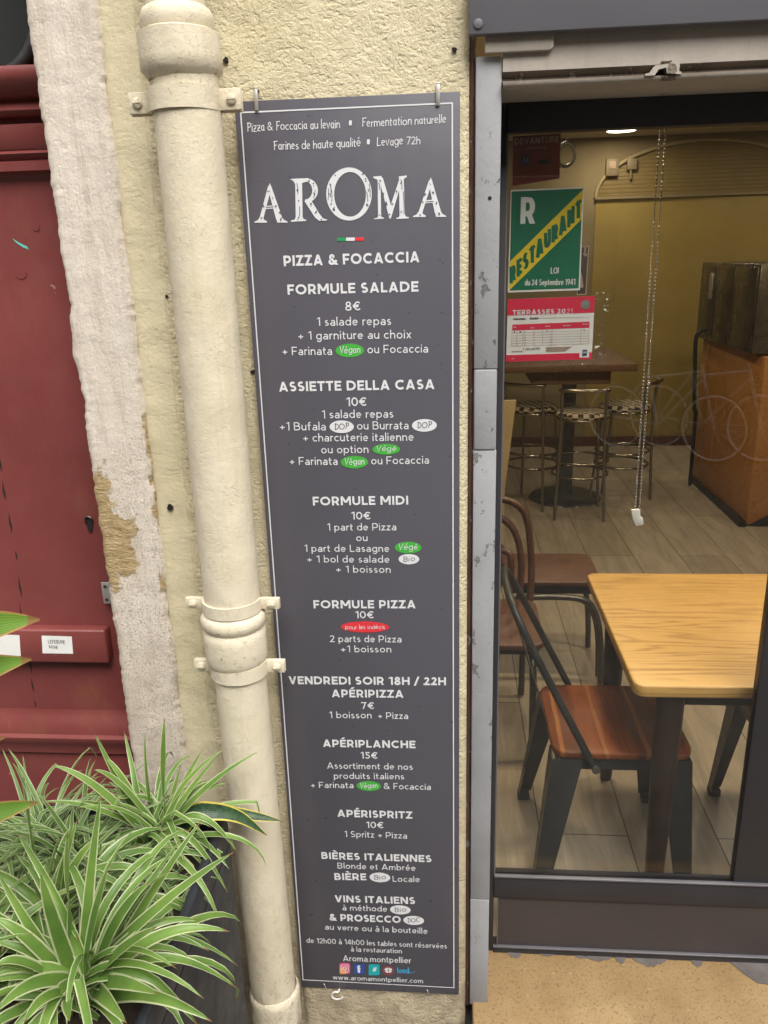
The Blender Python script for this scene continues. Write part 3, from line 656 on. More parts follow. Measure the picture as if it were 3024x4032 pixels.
    if c in 'bdpqg':
        w = .58; r_ = ('l', E(.29, X/2, .29-h, X/2-h, 0, 360))
        if c == 'b': return w, [l((h, 0), (h, 1.04)), r_]
        if c == 'd': return w, [l((w-h, 0), (w-h, 1.04)), r_]
        if c == 'p': return w, [l((h, -.28), (h, X)), r_]
        if c == 'q': return w, [l((w-h, -.28), (w-h, X)), r_]
        return w, [r_, ('l', [(w-h, X), (w-h, .0)]+E(.29, .0, .29-h, .30-h, 0, -150)[1:])]
    if c == 'c': return .50, [('l', E(.30, X/2, .30-h, X/2-h, 48, 312))]
    if c == 'e': return .56, [('l', [(.04, X*.52), (.56-h, X*.52)]+E(.28, X/2, .28-h, X/2-h, 4, 318))]
    if c == 'f': return .36, [('l', [(.14, 0), (.14, .82)]+E(.30, .84, .16, .20-h, 180, 80)), l((0, X-h), (.33, X-h))]
    if c == 'h': return .52, [l((h, 0), (h, 1.04)), ('l', E(.27, .42, .25-h, X-.42-h, 180, 0)+[(.52-h, 0)])]
    if c == 'n': return .52, [l((h, 0), (h, X)), ('l', E(.27, .42, .25-h, X-.42-h, 180, 0)+[(.52-h, 0)])]
    if c == 'm': return .84, [l((h, 0), (h, X)), ('l', E(.24, .44, .22-h, X-.44-h, 180, 0)+[(.46-h, 0)]), ('l', E(.60, .44, .24-h, X-.44-h, 180, 0)+[(.84-h, 0)])]
    if c == 'i': return 2*h, [l((h, 0), (h, X)), l((h, .84), (h, .84+2.3*h))]
    if c == 'l': return 2*h, [l((h, 0), (h, 1.04))]
    if c == 'o': return .60, [('l', E(.30, X/2, .30-h, X/2-h, 0, 360))]
    if c == 'r': return .30, [l((h, 0), (h, X)), ('l', E(.28, .40, .28-h, X-.40-h, 175, 80))]
    if c == 's': return .42, [('l', E(.21, X*.75-h/2, .19-h, X*.25-h/2, 40, 270)[:-1]+E(.21, X*.25+h/2, .21-h, X*.25-h/2, 90, -148))]
    if c == 't': return .34, [('l', [(.13, .90), (.13, .18)]+E(.27, .16, .14, .16-h, 180, 285)), l((0, X-h), (.32, X-h))]
    if c == 'u': return .52, [('l', [(h, X)]+E(.25, .26, .25-h, .26-h, 180, 360)), l((.52-h, 0), (.52-h, X))]
    if c == 'v': return .52, [d(h, X, .26, 0), d(.52-h, X, .26, 0)]
    if c == 'w': return .78, [d(h, X, .21, 0), d(.39, X, .21, 0), d(.39, X, .57, 0), d(.78-h, X, .57, 0)]
    if c == 'x': return .50, [d(h, X, .50-h, 0), d(.50-h, X, h, 0)]
    if c == 'y': return .52, [d(h, X, .28, 0), d(.52-h, X, .16, -.28)]
    if c == 'z': return .46, [l((.02, X-h), (.46, X-h)), l((0, h), (.46, h)), d(.46-h*1.2, X, h*1.2, 0)]
    return .28, []
def HW(c, h):       # hand-lettered alternatives, else the plain skeleton
    l = lambda *p: ('l', list(p))
    if c == 'z': return .46, [l((.02, X), (.44, X-.02), (.04, .02), (.46, .0)), l((.08, X/2), (.40, X/2+.04))]
    if c == 'a': return .50, [('l', E(.24, X/2, .23-h, X/2-h, 60, 400)), l((.47-h, X), (.46-h, .1), (.50, 0))]
    if c == 'e': return .48, [('l', [(.05, .30), (.40, .42)]+E(.24, X/2, .20, X/2-h, 20, 320))]
    if c == 'i': return .14, [l((.07, 0), (.07, X)), l((.08, .86), (.08, .97))]
    if c == 'l': return .14, [l((.06, 0), (.08, 1.1))]
    if c == 'n': return .48, [l((.05, 0), (.06, X)), ('l', [(.06, .4)]+E(.26, .42, .18, X-.44, 170, 0)+[(.46, 0)])]
    if c == 'V': return .62, [l((.02, 1), (.30, 0), (.62, 1.04))]
    if c == 'v': return .46, [l((.02, X), (.22, 0), (.46, X+.04))]
    if c == 'D': return .66, [l((.14, .02), (.16, .96)), ('l', [(0, .96), (.2, .98)]+E(.22, .5, .42, .46, 85, -88)+[(.04, .04)])]
    if c == 'B': return .6, [l((.1, 0), (.14, .98)), ('l', [(0, .95)]+E(.3, .74, .24, .23, 90, -85)+[(.14, .5)]+E(.3, .26, .28, .25, 85, -100)+[(.06, .03)])]
    if c == 'F': return .56, [l((.12, 0), (.14, .96)), l((0, .94), (.56, 1.0)), l((.12, .5), (.46, .56))]
    if c == 'L': return .52, [l((.10, 1), (.06, .03), (.52, .06))]
    if c == 'P': return .58, [l((.12, 0), (.14, .96)), ('l', [(0, .93)]+E(.28, .72, .26, .24, 95, -100)+[(.12, .44)])]
    return G(c, h)
def pshift(p, q, t): return (p[0]+(q[0]-p[0])*t, p[1]+(q[1]-p[1])*t)
LZ = [0]
class Ink:
    def __init__(s, y): s.m = MB(); s.y = y
    def lay(s, pts):
        LZ[0] = (LZ[0]+1) % 7; y = s.y-LZ[0]*.00003
        s.m.add([(p[0], y, p[1]) for p in pts], [list(range(len(pts)))])
    def stroke(s, pts, hw, closed=False):
        n = len(pts); LZ[0] = (LZ[0]+1) % 7; y = s.y-LZ[0]*.00003; L_ = []; R_ = []
        for i in range(n):
            if closed: a, b, c = pts[i-1], pts[i], pts[(i+1) % n]
            else: a, b, c = pts[max(0, i-1)], pts[i], pts[min(n-1, i+1)]
            d0 = Vector((b[0]-a[0], b[1]-a[1])); d1 = Vector((c[0]-b[0], c[1]-b[1]))
            if d0.length < 1e-9: d0 = d1.copy()
            if d1.length < 1e-9: d1 = d0.copy()
            d0.normalize(); d1.normalize(); t = d0+d1
            t = t.normalized() if t.length > 1e-6 else d0
            nn = Vector((-t.y, t.x)); k = min(1.6, 1/max(.3, nn.dot(Vector((-d0.y, d0.x)))))
            L_.append((b[0]+nn.x*hw*k, y, b[1]+nn.y*hw*k)); R_.append((b[0]-nn.x*hw*k, y, b[1]-nn.y*hw*k))
        N = n if closed else n-1
        s.m.add(L_+R_, [(n+i, n+(i+1) % n, (i+1) % n, i) for i in range(N)])
    def text(s, txt, p0, p1, cap, wt=.1, hand=False, slant=0, track=.11, seed=1, fit=True, anchor='l'):
        h = wt/2; rnd = random.Random(seed+len(txt)); x = 0; items = []; src = HW if hand else G
        for ch in txt:
            if ch == ' ': x += .33; continue
            W, pr = src(ch, h)
            if hand and pr is not None: pass
            items.append((x, pr, ch)); x += W+track
        tot = max(.01, x-track); p0 = Vector(p0); p1 = Vector(p1); D = p1-p0; sx = D.length/tot if fit else cap
        ex = D.normalized(); ey = Vector((-ex.y, ex.x))
        if not fit and anchor == 'c': p0 = p0-ex*(tot*sx/2)
        for x0, pr, ch in items:
            jr = rnd.uniform(-.04, .04) if hand else 0; jy = rnd.uniform(-.05, .05) if hand else 0; js = rnd.uniform(.93, 1.08) if hand else 1
            T = lambda q: tuple(p0+ex*((x0+q[0]+slant*q[1]+jr*q[1])*sx)+ey*((q[1]*js+jy)*cap))
            for k in pr:
                if k[0] == 'l':
                    P = [T(q) for q in k[1]]
                    cl = len(P) > 8 and abs(P[0][0]-P[-1][0])+abs(P[0][1]-P[-1][1]) < 1e-6
                    s.stroke(P[:-1] if cl else P, h*cap, cl)
                else:
                    _, a, b, c, d = k; A = T((a, b)); B = T((c, d)); q = h*cap*min(1.5, math.hypot(A[0]-B[0], A[1]-B[1])/max(1e-6, abs(A[1]-B[1])))
                    if B[1] > A[1]: A, B = B, A
                    e = ex*q; s.lay([(B[0]-e.x, B[1]-e.y), (B[0]+e.x, B[1]+e.y), (A[0]+e.x, A[1]+e.y), (A[0]-e.x, A[1]-e.y)])
    def ellipse(s, c, rx, ry, n=36): s.lay([(c[0]+rx*math.cos(2*PI*i/n), c[1]+ry*math.sin(2*PI*i/n)) for i in range(n)])
    def build(s, name, mat, parent): return s.m.build(name, mat, parent)

# ---- the menu board
mb = thing('menu_board', 'tall narrow dark grey menu board with white lettering', 'menu board', (.2, 0, 0))
MB().box((0, 0, 0), (.4, .003, 2.0378), .0004).build('panel', 'board', mb)
ZM = {2: (880, 340, .5907), 4: (880, 960, .5907), 5: (980, 1900, .5304), 6: (1060, 2840, .5387)}
def zb(z, x, y, pl=0.0):
    a, b, s = ZM[z]; p = at((a+x*s)/K, (b+y*s)/K, 1, pl); return (p.x, p.z)
YI = -.0006
bd = Ink(YI); C4 = [zb(2, 115, 175), zb(2, 1525, 112), zb(6, 1350, 1946), zb(6, 248, 1888)]
bd.stroke(C4, .0012, True); bd.build('border_line', 'ink_white', mb)
def line(ink, z, txt, xl, yl, xr, yr, cap, wt, **kw):
    a = zb(z, xl, yl); b = zb(z, xr, yr); c = zb(z, xl, yl-cap); ink.text(txt, a, b, math.hypot(c[0]-a[0], c[1]-a[1]), wt, **kw)
BD, SB, RG, HD = .215, .15, .105, .10
for a in [(2, 'Pizza & Foccacia au levain', 158, 303, 776, 277, 55), (2, 'Fermentation naturelle', 922, 272, 1483, 245, 55), (2, 'Farines de haute qualité', 335, 427, 915, 400, 55), (2, 'Levage 72h', 1022, 398, 1312, 385, 55)]:
    hw = Ink(YI); line(hw, *a, .105, hand=True, slant=.05, track=.09); hw.build('tagline_lettering', 'ink_white', mb)
for x, y in ((846, 243), (966, 369)):
    hw = Ink(YI); hw.lay([zb(2, x+p, y+q) for p, q in ((-9, 17), (8, 18), (10, -3), (9, -16), (-8, -15), (-10, 4))]); hw.build('bullet_mark', 'ink_white', mb)
heads = [(4, 'PIZZA & FOCACCIA', 402, 150, 1308, 122, 71), (4, 'FORMULE SALADE', 427, 340, 1300, 318, 68), (4, 'ASSIETTE DELLA CASA', 370, 985, 1408, 968, 65), (5, 'FORMULE MIDI', 475, 170, 1185, 163, 65), (5, 'FORMULE PIZZA', 480, 933, 1240, 933, 60), (5, 'VENDREDI SOIR 18H / 22H', 297, 1495, 1465, 1504, 58), (5, 'APÉRIPIZZA', 615, 1592, 1150, 1597, 57), (6, 'APÉRIPLANCHE', 393, 186, 1070, 196, 54), (6, 'APÉRISPRITZ', 498, 696, 1047, 711, 52), (6, 'BIÈRES ITALIENNES', 382, 1004, 1188, 1029, 50), (6, 'BIÈRE', 477, 1158, 712, 1161, 50), (6, 'VINS ITALIENS', 480, 1320, 1068, 1335, 50), (6, '& PROSECCO', 441, 1455, 963, 1473, 50)]
for a in heads: i = Ink(YI); line(i, *a, BD, track=.085); i.build('heading_lettering', 'ink_white', mb)
for a in [(4, '8€', 812, 446, 916, 443, 60), (4, '10€', 820, 1082, 956, 1080, 58), (5, '10€', 760, 273, 906, 273, 56), (5, '10€', 790, 1007, 930, 1007, 53), (5, '7€', 835, 1679, 933, 1680, 50), (6, '15€', 668, 271, 795, 273, 48), (6, '10€', 709, 778, 838, 781, 46)]: i = Ink(YI); line(i, *a, SB); i.build('price_lettering', 'ink_white', mb)
for a in [(4, '1 salade repas', 622, 548, 1118, 540, 57), (4, '+ 1 garniture au choix', 498, 640, 1252, 630, 56), (4, '+ Farinata', 393, 742, 725, 740, 55), (4, 'ou Focaccia', 960, 730, 1364, 724, 55), (4, '1 salade repas', 656, 1163, 1133, 1158, 54), (4, '+1 Bufala', 375, 1243, 683, 1243, 54), (4, 'ou Burrata', 891, 1238, 1234, 1235, 54), (4, '+ charcuterie italienne', 532, 1318, 1268, 1312, 53), (4, 'ou option', 652, 1397, 967, 1393, 52), (4, '+ Farinata', 442, 1473, 762, 1473, 52), (4, 'ou Focaccia', 985, 1470, 1370, 1465, 52),
          (5, '1 part de Pizza', 582, 356, 1095, 354, 53), (5, 'ou', 797, 434, 882, 434, 52), (5, '1 part de Lasagne', 412, 513, 1043, 514, 52), (5, '+ 1 bol de salade', 432, 592, 1045, 594, 51), (5, '+ 1 boisson', 647, 667, 1053, 669, 51), (5, '2 parts de Pizza', 602, 1183, 1133, 1186, 50), (5, '+1 boisson', 682, 1258, 1058, 1260, 49), (5, '1 boisson', 597, 1747, 912, 1750, 48), (5, '+ Pizza', 958, 1752, 1183, 1754, 48),
          (6, 'Assortiment de nos', 424, 344, 1050, 354, 45), (6, 'produits italiens', 473, 418, 987, 424, 44), (6, '+ Farinata', 305, 485, 617, 488, 44), (6, '& Focaccia', 837, 493, 1182, 500, 44), (6, '1 Spritz + Pizza', 550, 843, 1008, 856, 43), (6, 'Blonde et Ambrée', 500, 1074, 1070, 1091, 42), (6, 'Locale', 903, 1171, 1101, 1174, 42), (6, 'à méthode', 536, 1380, 863, 1390, 41), (6, 'au verre ou à la bouteille', 408, 1520, 1158, 1552, 41), (6, 'de 12h00 à 14h00 les tables sont réservées', 274, 1617, 1298, 1660, 36), (6, 'à la restauration', 597, 1680, 970, 1695, 35), (6, 'Aroma.montpellier', 541, 1750, 1037, 1767, 41), (6, 'www.aromamontpellier.com', 466, 1885, 1125, 1913, 33)]: i = Ink(YI); line(i, *a, .12, track=.12); i.build('item_lettering', 'ink_white', mb)
def badge(z, x, y, rx, ry, txt, mat, ink, slope=0, fw=.72, cap=.82):
    c = zb(z, x, y); r1 = zb(z, x+rx, y); r2 = zb(z, x, y-ry); i = Ink(YI); i.ellipse(c, abs(r1[0]-c[0]), abs(r2[1]-c[1])); o = i.build('badge', mat, mb)
    t = Ink(YI-.0005); line(t, z, txt, x-rx*fw, y+ry*.40, x+rx*fw, y+ry*.36+slope, ry*cap, .10, hand=True, slant=.08); t.build('badge_lettering', ink, o)
for a in [(4, 842, 711, 95, 45, 'Végan'), (4, 1085, 1369, 92, 36, 'Végé'), (4, 873, 1455, 91, 42, 'Végan'), (5, 1182, 482, 99, 43, 'Végé'), (6, 728, 472, 88, 36, 'Végan')]: badge(*a, 'ink_green', 'ink_white', cap=1.0)
for a in [(4, 788, 1219, 81, 42, 'DOP'), (4, 1339, 1210, 83, 42, 'DOP'), (5, 1188, 568, 77, 38, 'Bio'), (6, 809, 1140, 76, 35, 'Bio'), (6, 958, 1377, 75, 33, 'Bio'), (6, 1056, 1454, 76, 33, 'DOC')]: badge(*a, 'ink_white', 'ink_black', fw=.58, cap=.95)
badge(5, 863, 1071, 180, 41, 'pour les indécis', 'ink_red', 'ink_white', fw=.82, cap=.72)
# big serif name
lg = Ink(YI); poly = lambda pts, ink=None: (ink or lg).lay([zb(2, *p) for p in pts][::-1])
def letA(dx, dy, k):
    T = lambda pts: [(x+dx+(908-y)*k, y+dy) for x, y in pts]
    for p in ([(299, 662), (316, 690), (266, 882), (240, 882)], [(308, 645), (318, 664), (394, 882), (350, 882), (299, 690)], [(276, 798), (344, 793), (348, 814), (271, 819)], [(238, 876), (266, 876), (272, 890), (291, 899), (290, 909), (205, 909), (207, 902), (230, 892)], [(350, 876), (392, 876), (404, 890), (428, 902), (428, 908), (358, 908), (358, 900), (354, 890)]): poly(T(p))
letA(0, 0, 0); letA(1057, -38, .06)
for p in ([(478, 640), (524, 640), (528, 880), (482, 884)], [(442, 619), (470, 616), (562, 612), (562, 634), (526, 644), (478, 652), (466, 630)], [(482, 872), (528, 870), (534, 884), (552, 890), (550, 898), (450, 903), (450, 894), (474, 888)], [(540, 764), (584, 758), (640, 850), (664, 880), (691, 888), (691, 894), (640, 897), (612, 876)]): poly(p)
def ring(o, i_, a0=0, a1=360, n=40):
    for k in range(n):
        t0, t1 = R(a0+(a1-a0)*k/n), R(a0+(a1-a0)*(k+1)/n); f = lambda e, t: (e[0]+e[2]*math.cos(t), e[1]-e[3]*math.sin(t))
        q = [zb(2, *f(o, t0)), zb(2, *f(o, t1)), zb(2, *f(i_, t1)), zb(2, *f(i_, t0))]; y = lg.y
        lg.m.add([(p[0], y-.00022, p[1]) for p in q], [(3, 2, 1, 0)])
ring((548, 694, 82, 82), (546, 694, 46, 60), -92, 92, 20)
ring((837, 718, 152, 177), (844, 720, 106, 149))
for p in ([(997, 602), (1052, 597), (1066, 640), (1048, 634), (1024, 622), (1000, 611)], [(1028, 618), (1047, 618), (1051, 870), (1031, 872)], [(1030, 864), (1052, 864), (1056, 872), (1070, 876), (1070, 882), (1003, 886), (1003, 880), (1026, 876)], [(1034, 606), (1062, 610), (1122, 812), (1106, 882), (1098, 850)], [(1178, 602), (1198, 604), (1116, 880), (1106, 882), (1100, 836)], [(1170, 612), (1201, 608), (1210, 866), (1174, 868)], [(1168, 601), (1222, 594), (1221, 604), (1202, 618), (1170, 622)], [(1174, 858), (1210, 858), (1216, 868), (1236, 872), (1235, 880), (1152, 884), (1152, 877), (1170, 872)]): poly(p)
lgo = lg.build('logo_lettering', 'ink_white', mb)
sp = Ink(YI-.0006); rnd = random.Random(9)
for cx_, cy_, n_, sp_ in [(306, 700, 3, 14), (268, 800, 4, 8), (330, 745, 2, 6), (255, 880, 2, 6), (380, 850, 4, 12), (385, 885, 3, 8), (350, 800, 3, 5), (492, 700, 3, 12), (505, 760, 2, 6), (498, 880, 3, 9), (572, 628, 2, 5), (600, 655, 4, 9), (605, 720, 3, 9), (585, 790, 4, 9), (615, 840, 4, 9), (655, 885, 2, 6), (742, 600, 3, 8), (712, 650, 3, 6), (708, 720, 4, 14), (718, 790, 3, 8), (735, 815, 5, 10), (930, 585, 5, 9), (948, 625, 6, 10), (965, 690, 3, 9), (958, 790, 4, 9), (1045, 630, 2, 5), (1070, 720, 3, 10), (1085, 780, 3, 8), (1105, 850, 3, 6), (1125, 790, 3, 9), (1150, 700, 4, 14), (1185, 640, 3, 9), (1188, 840, 3, 9), (1040, 860, 2, 4), (1378, 655, 2, 6), (1345, 720, 3, 9), (1330, 770, 4, 8), (1395, 715, 3, 9), (1420, 775, 3, 6), (1440, 850, 4, 8), (1310, 860, 2, 6)]:
    for _ in range(n_):
        q = zb(2, cx_+rnd.uniform(-sp_, sp_)*.6, cy_+rnd.uniform(-sp_, sp_)); r_ = rnd.uniform(.0006, .0014); sp.ellipse(q, r_, r_*rnd.uniform(.8, 1.8), 8)
for a, b in [((490, 645), (497, 720)), ((508, 800), (506, 870)), ((700, 680), (697, 760)), ((716, 660), (712, 740)), ((972, 650), (978, 740)), ((1184, 620), (1190, 690)), ((1198, 700), (1204, 850)), ((1036, 640), (1041, 690)), ((282, 806), (335, 802)), ((612, 690), (600, 745)), ((1348, 770), (1400, 767)), ((722, 690), (722, 770)), ((955, 700), (962, 770))]:
    sp.stroke([zb(2, *a), zb(2, (a[0]+b[0])/2+3, (a[1]+b[1])/2), zb(2, *b)], .0006)
sp.build('wear_speckle', 'ink_board', lgo)
for x0, x1, mt in ((758, 816, 'flag_green'), (817, 875, 'ink_white'), (876, 937, 'ink_red')):
    i = Ink(YI); y = lambda x: 1021-(x-758)*.02; i.lay([zb(2, x0, y(x0)+10), zb(2, x1, y(x1)+11), zb(2, x1, y(x1)-12), zb(2, x0, y(x0)-11)]); i.build('flag_band', mt, mb)
# the row of small icons
def rsq(ink, z, x, y, s, r=.28):
    pts = []
    for sx, sy, a in ((1, 1, 0), (-1, 1, 90), (-1, -1, 180), (1, -1, 270)):
        for k in range(5): t = R(a+22.5*k); pts.append(zb(z, x+(sx*(1-r)+r*math.cos(t))*s, y-(sy*(1-r)+r*math.sin(t))*s))
    ink.lay(pts)
def icon(fn, mat): i = Ink(YI); fn(i); return i.build('icon', mat, mb)
def mark(fn, mat, par, d=.0004): i = Ink(YI-d); fn(i); return i.build('icon_mark', mat, par)
o = icon(lambda i: rsq(i, 6, 552, 1804, 39), 'ink_pink'); mark(lambda i: (rsq(i, 6, 541, 1822, 24)), 'ink_orange', o, .0003)
def cam_(i):
    P = []
    for sx, sy, a in ((1, 1, 0), (-1, 1, 90), (-1, -1, 180), (1, -1, 270)):
        for k in range(4): t = R(a+30*k); P.append(zb(6, 552+(sx*.6+.4*math.cos(t))*26, 1804-(sy*.6+.4*math.sin(t))*26))
    i.stroke(P, .0009, True); i.stroke([zb(6, 552+13*math.cos(R(t)), 1804-13*math.sin(R(t))) for t in range(0, 360, 24)], .0009, True); i.ellipse(zb(6, 568, 1789), .0009, .0009, 8)
mark(cam_, 'ink_white', o, .0007)
o = icon(lambda i: rsq(i, 6, 660, 1809, 37, .1), 'ink_blue'); mark(lambda i: line(i, 6, 'f', 648, 1835, 672, 1835, 52, .26), 'ink_white', o)
o = icon(lambda i: rsq(i, 6, 767, 1815, 40, .25), 'ink_teal'); mark(lambda i: i.lay([zb(6, 767+p, 1812+q) for p, q in ((-16, 8), (2, 16), (14, 8), (18, -18), (8, -16), (6, -4), (0, -16), (-8, -12), (-4, 0))][::-1]), 'ink_white', o)
o = icon(lambda i: i.ellipse(zb(6, 871, 1818), .0092, .0088), 'paper')
mark(lambda i: (i.stroke([zb(6, 871+38*math.cos(R(t)), 1818-31*math.sin(R(t))) for t in range(0, 360, 15)], .0007, True)), 'ink_red', o)
mark(lambda i: (i.stroke([zb(6, 845, 1820), zb(6, 898, 1822)], .0007), i.stroke([zb(6, 868, 1795), zb(6, 874, 1842)], .0007), i.stroke([zb(6, 862, 1796), zb(6, 884, 1798), zb(6, 884, 1812)], .0005)), 'ink_board', o)
mark(lambda i: (line(i, 6, 'food', 935, 1838, 1022, 1840, 42, .15), i.stroke([zb(6, 1022, 1826), zb(6, 1036, 1838), zb(6, 1068, 1826)], .0008)), 'ink_cyan', mb)

# ---- clips and hooks that hold the board
for px, lab in ((553, 'metal clip on the top edge of the menu board near the drainpipe'), (946, 'metal clip on the top edge of the menu board near the shop window')):
    o = thing('board_clip', lab, 'clip', (0, 0, 0), 'clips on the board top'); c = at(px, 217 if px < 700 else 206, 1, -.004); x = c.x
    o.location = (x, 0, 2.04)
    m = MB(); m.box((x-.0035, -.0045, c.z-.016), (x+.0035, -.002, c.z+.018), .0008); m.box((x-.0035, -.0045, c.z+.018), (x+.0035, .02, c.z+.0205), .0006); m.build('clip_body', 'zinc', o)
for px, py, lab in ((702, 2135, 'small bent nail gripping the lower edge of the board, left one'), (924, 2148, 'small bent nail gripping the lower edge of the board, right one')):
    c = at(px, py, 1, -.004); o = thing('bent_nail', lab, 'nail', (c.x, 0, c.z), 'nails under the board')
    MB().tube(catmull([(c.x-.003, -.003, c.z+.014), (c.x, -.005, c.z+.013), (c.x+.002, -.006, c.z+.004), (c.x+.003, -.003, c.z-.004), (c.x+.004, .012, c.z-.006)], 4), .0013, 8).build('nail_shaft', 'zinc', o)
c = at(728, 2150, 1, -.01); o = thing('screw_hook', 'white open screw hook in the wall under the menu board', 'hook', (c.x, 0, c.z))
MB().tube(catmull([(c.x+.004, .02, c.z+.006), (c.x+.004, -.006, c.z+.009), (c.x-.006, -.010, c.z+.010), (c.x-.013, -.010, c.z+.002), (c.x-.012, -.010, c.z-.008), (c.x-.003, -.010, c.z-.013), (c.x+.008, -.010, c.z-.011), (c.x+.014, -.010, c.z-.005)], 6), .0024, 10).build('hook_wire', 'white_plastic', o)

# ================================================================ POSTERS BEHIND THE GLASS
YP = GY+.0085
def zp(x, y): p = at((1960+x*.4523)/K, (480+y*.4523)/K, 1, YP); return (p.x, p.z)
def sheet_of(pts, name, mat, label, cat):
    o = thing(name, label, cat, (zp(*pts[0])[0], YP, zp(*pts[0])[1])); P = [zp(*p) for p in pts]
    MB().prism([(p[0], YP, p[1]) for p in P][::-1], (0, .0006, 0)).build('sheet', mat, o); return o
def pink(o, name, mat, fn, d=.0004): i = Ink(YP-d); fn(i); return i.build(name, mat, o)
def pq(pts): return [zp(*p) for p in pts][::-1]
def ptext(i, txt, xl, yl, xr, yr, cap, wt, **kw):
    a, b, c = zp(xl, yl), zp(xr, yr), zp(xl, yl-cap); i.text(txt, a, b, math.hypot(c[0]-a[0], c[1]-a[1]), wt, **kw)
def pwords(o, name, mat, rows, d):
    for r in rows: pink(o, name, mat, lambda i: ptext(i, *r[:7], **(r[7] if len(r) > 7 else {})), d)
# green restaurant licence
o = sheet_of([(113, 592), (752, 567), (715, 1465), (87, 1485)], 'licence_sign', 'paper', 'green sign with a diagonal yellow RESTAURANT band inside the window', 'sign')
pink(o, 'green_field', 'poster_green', lambda i: i.lay(pq([(121, 606), (740, 580), (703, 1448), (101, 1468)])), .0003)
b_ = pink(o, 'yellow_band', 'poster_yellow', lambda i: i.lay(pq([(106, 1215), (740, 590), (727, 850), (101, 1466)])), .0006)
def slanted(i):
    P0, P1 = Vector(zp(108, 1418)), Vector(zp(730, 812)); n = Vector(zp(0, 0)); txt = 'RESTAURANT'; x = 0; its = []
    for ch in txt: Wd, pr = G(ch, .13); its.append((x, pr)); x += Wd+.19
    D = (P1-P0); up = Vector(zp(420, 1000))-Vector(zp(420, 1172)); hh = .10
    for x0, pr in its:
        T = lambda q: tuple(P0+D*((x0+q[0])/(x-.1))+up*(q[1]*.86+.02))
        for k in pr:
            if k[0] == 'l': i.stroke([T(q) for q in k[1]], .0033)
            else:
                _, a, b, c, d = k; i.stroke([T((a, b)), T((c, d))], .0036)
pink(o, 'band_lettering', 'poster_green', slanted, .0010)
pink(o, 'initial_letter', 'paper', lambda i: ptext(i, 'R', 200, 888, 320, 885, 232, .20), .0006)
pwords(o, 'law_lettering', 'paper', [('LOI', 460, 1322, 528, 1320, 54, .15), ('du 24 Septembre 1941', 235, 1424, 672, 1418, 52, .14)], .0006)
# red terrace permit
o = sheet_of([(88, 1545), (845, 1515), (818, 2065), (72, 2088)], 'terrace_permit', 'paper', 'red and white printed permit TERRASSES 2021 inside the window under the green sign', 'poster')
pink(o, 'header_band', 'poster_red', lambda i: i.lay(pq([(88, 1545), (845, 1515), (838, 1660), (84, 1686)])), .0003)
pink(o, 'footer_band', 'poster_red', lambda i: (i.lay(pq([(74, 2030), (712, 2012), (710, 2068), (72, 2088)])), i.lay(pq([(796, 2006), (820, 2006), (818, 2065), (794, 2066)])), i.lay(pq([(709, 2052), (797, 2050), (797, 2066), (708, 2069)]))), .0003)
pwords(o, 'title_lettering', 'ink_white', [('TERRASSES 20', 128, 1680, 590, 1668, 42, .24), ('21', 598, 1667, 648, 1666, 40, .10)], .0007)
def cog(i):
    c = zp(764, 1590)
    pts = []
    for k in range(24): t = 2*PI*k/24; r_ = .0105 if k % 2 else .0085; pts.append((c[0]+r_*math.cos(t), c[1]+r_*1.05*math.sin(t)))
    i.lay(pts)
pink(o, 'cog_emblem', 'zinc', cog, .0007)
pink(o, 'table_header', 'poster_red', lambda i: i.lay(pq([(126, 1765), (800, 1738), (798, 1792), (125, 1816)])), .0004)
def grid(i):
    for k in range(6): y = 1838+k*22.5; i.stroke([zp(122, y+2), zp(794, y-20)], .00035)
    for x in (124, 168, 220, 392, 474, 725, 795): i.stroke([zp(x, 1816-(x-124)*.036), zp(x-4, 1953-(x-124)*.03)], .00035)
    for yy in (1710, ): i.stroke([zp(270, yy), zp(795, yy-8)], .0003)
    for k in range(4): i.stroke([zp(418, 1965+k*11), zp(640-k*16, 1960+k*11)], .0009)
    for k in range(2): i.stroke([zp(122, 2000), zp(215, 1998)], .0011)
    for k in range(6):
        for x in (228, 308, 456): i.stroke([zp(x, 1828+k*23), zp(x+14, 1827+k*23)], .0008)
pink(o, 'table_lines', 'ink_faded', grid, .0006)
pwords(o, 'permit_lettering', 'ink_black', [('ÉTABLISSEMENT :', 133, 1724, 250, 1721, 14, .26), ('Aroma', 280, 1722, 352, 1717, 24, .16, {'hand': True}), ('T 202-00190', 216, 1990, 365, 1984, 20, .16, {'hand': True}), ('A', 138, 1838, 152, 1837, 20, .2), ('x', 188, 1838, 204, 1837, 26, .2), ('C', 744, 1818, 758, 1817, 14, .24), ('c', 424, 1826, 434, 1826, 20, .2)], .0007)
pwords(o, 'column_lettering', 'ink_white', [('Type', 132, 1793, 160, 1792, 12, .2), ('Dates', 286, 1798, 320, 1797, 11, .2), ('Surface', 414, 1784, 458, 1782, 12, .2), ('Dimensions', 568, 1778, 638, 1775, 12, .2), ('Position', 738, 1766, 790, 1764, 11, .2), ('Tel', 122, 2066, 140, 2065, 11, .2)], .0008)
e_ = pink(o, 'city_emblem', 'ink_navy', lambda i: i.lay(pq([(737, 1985), (778, 1983), (775, 2034), (735, 2036)])), .0007); pink(e_, 'emblem_letter', 'ink_white', lambda i: ptext(i, 'M', 744, 2018, 770, 2017, 22, .2), .0011)
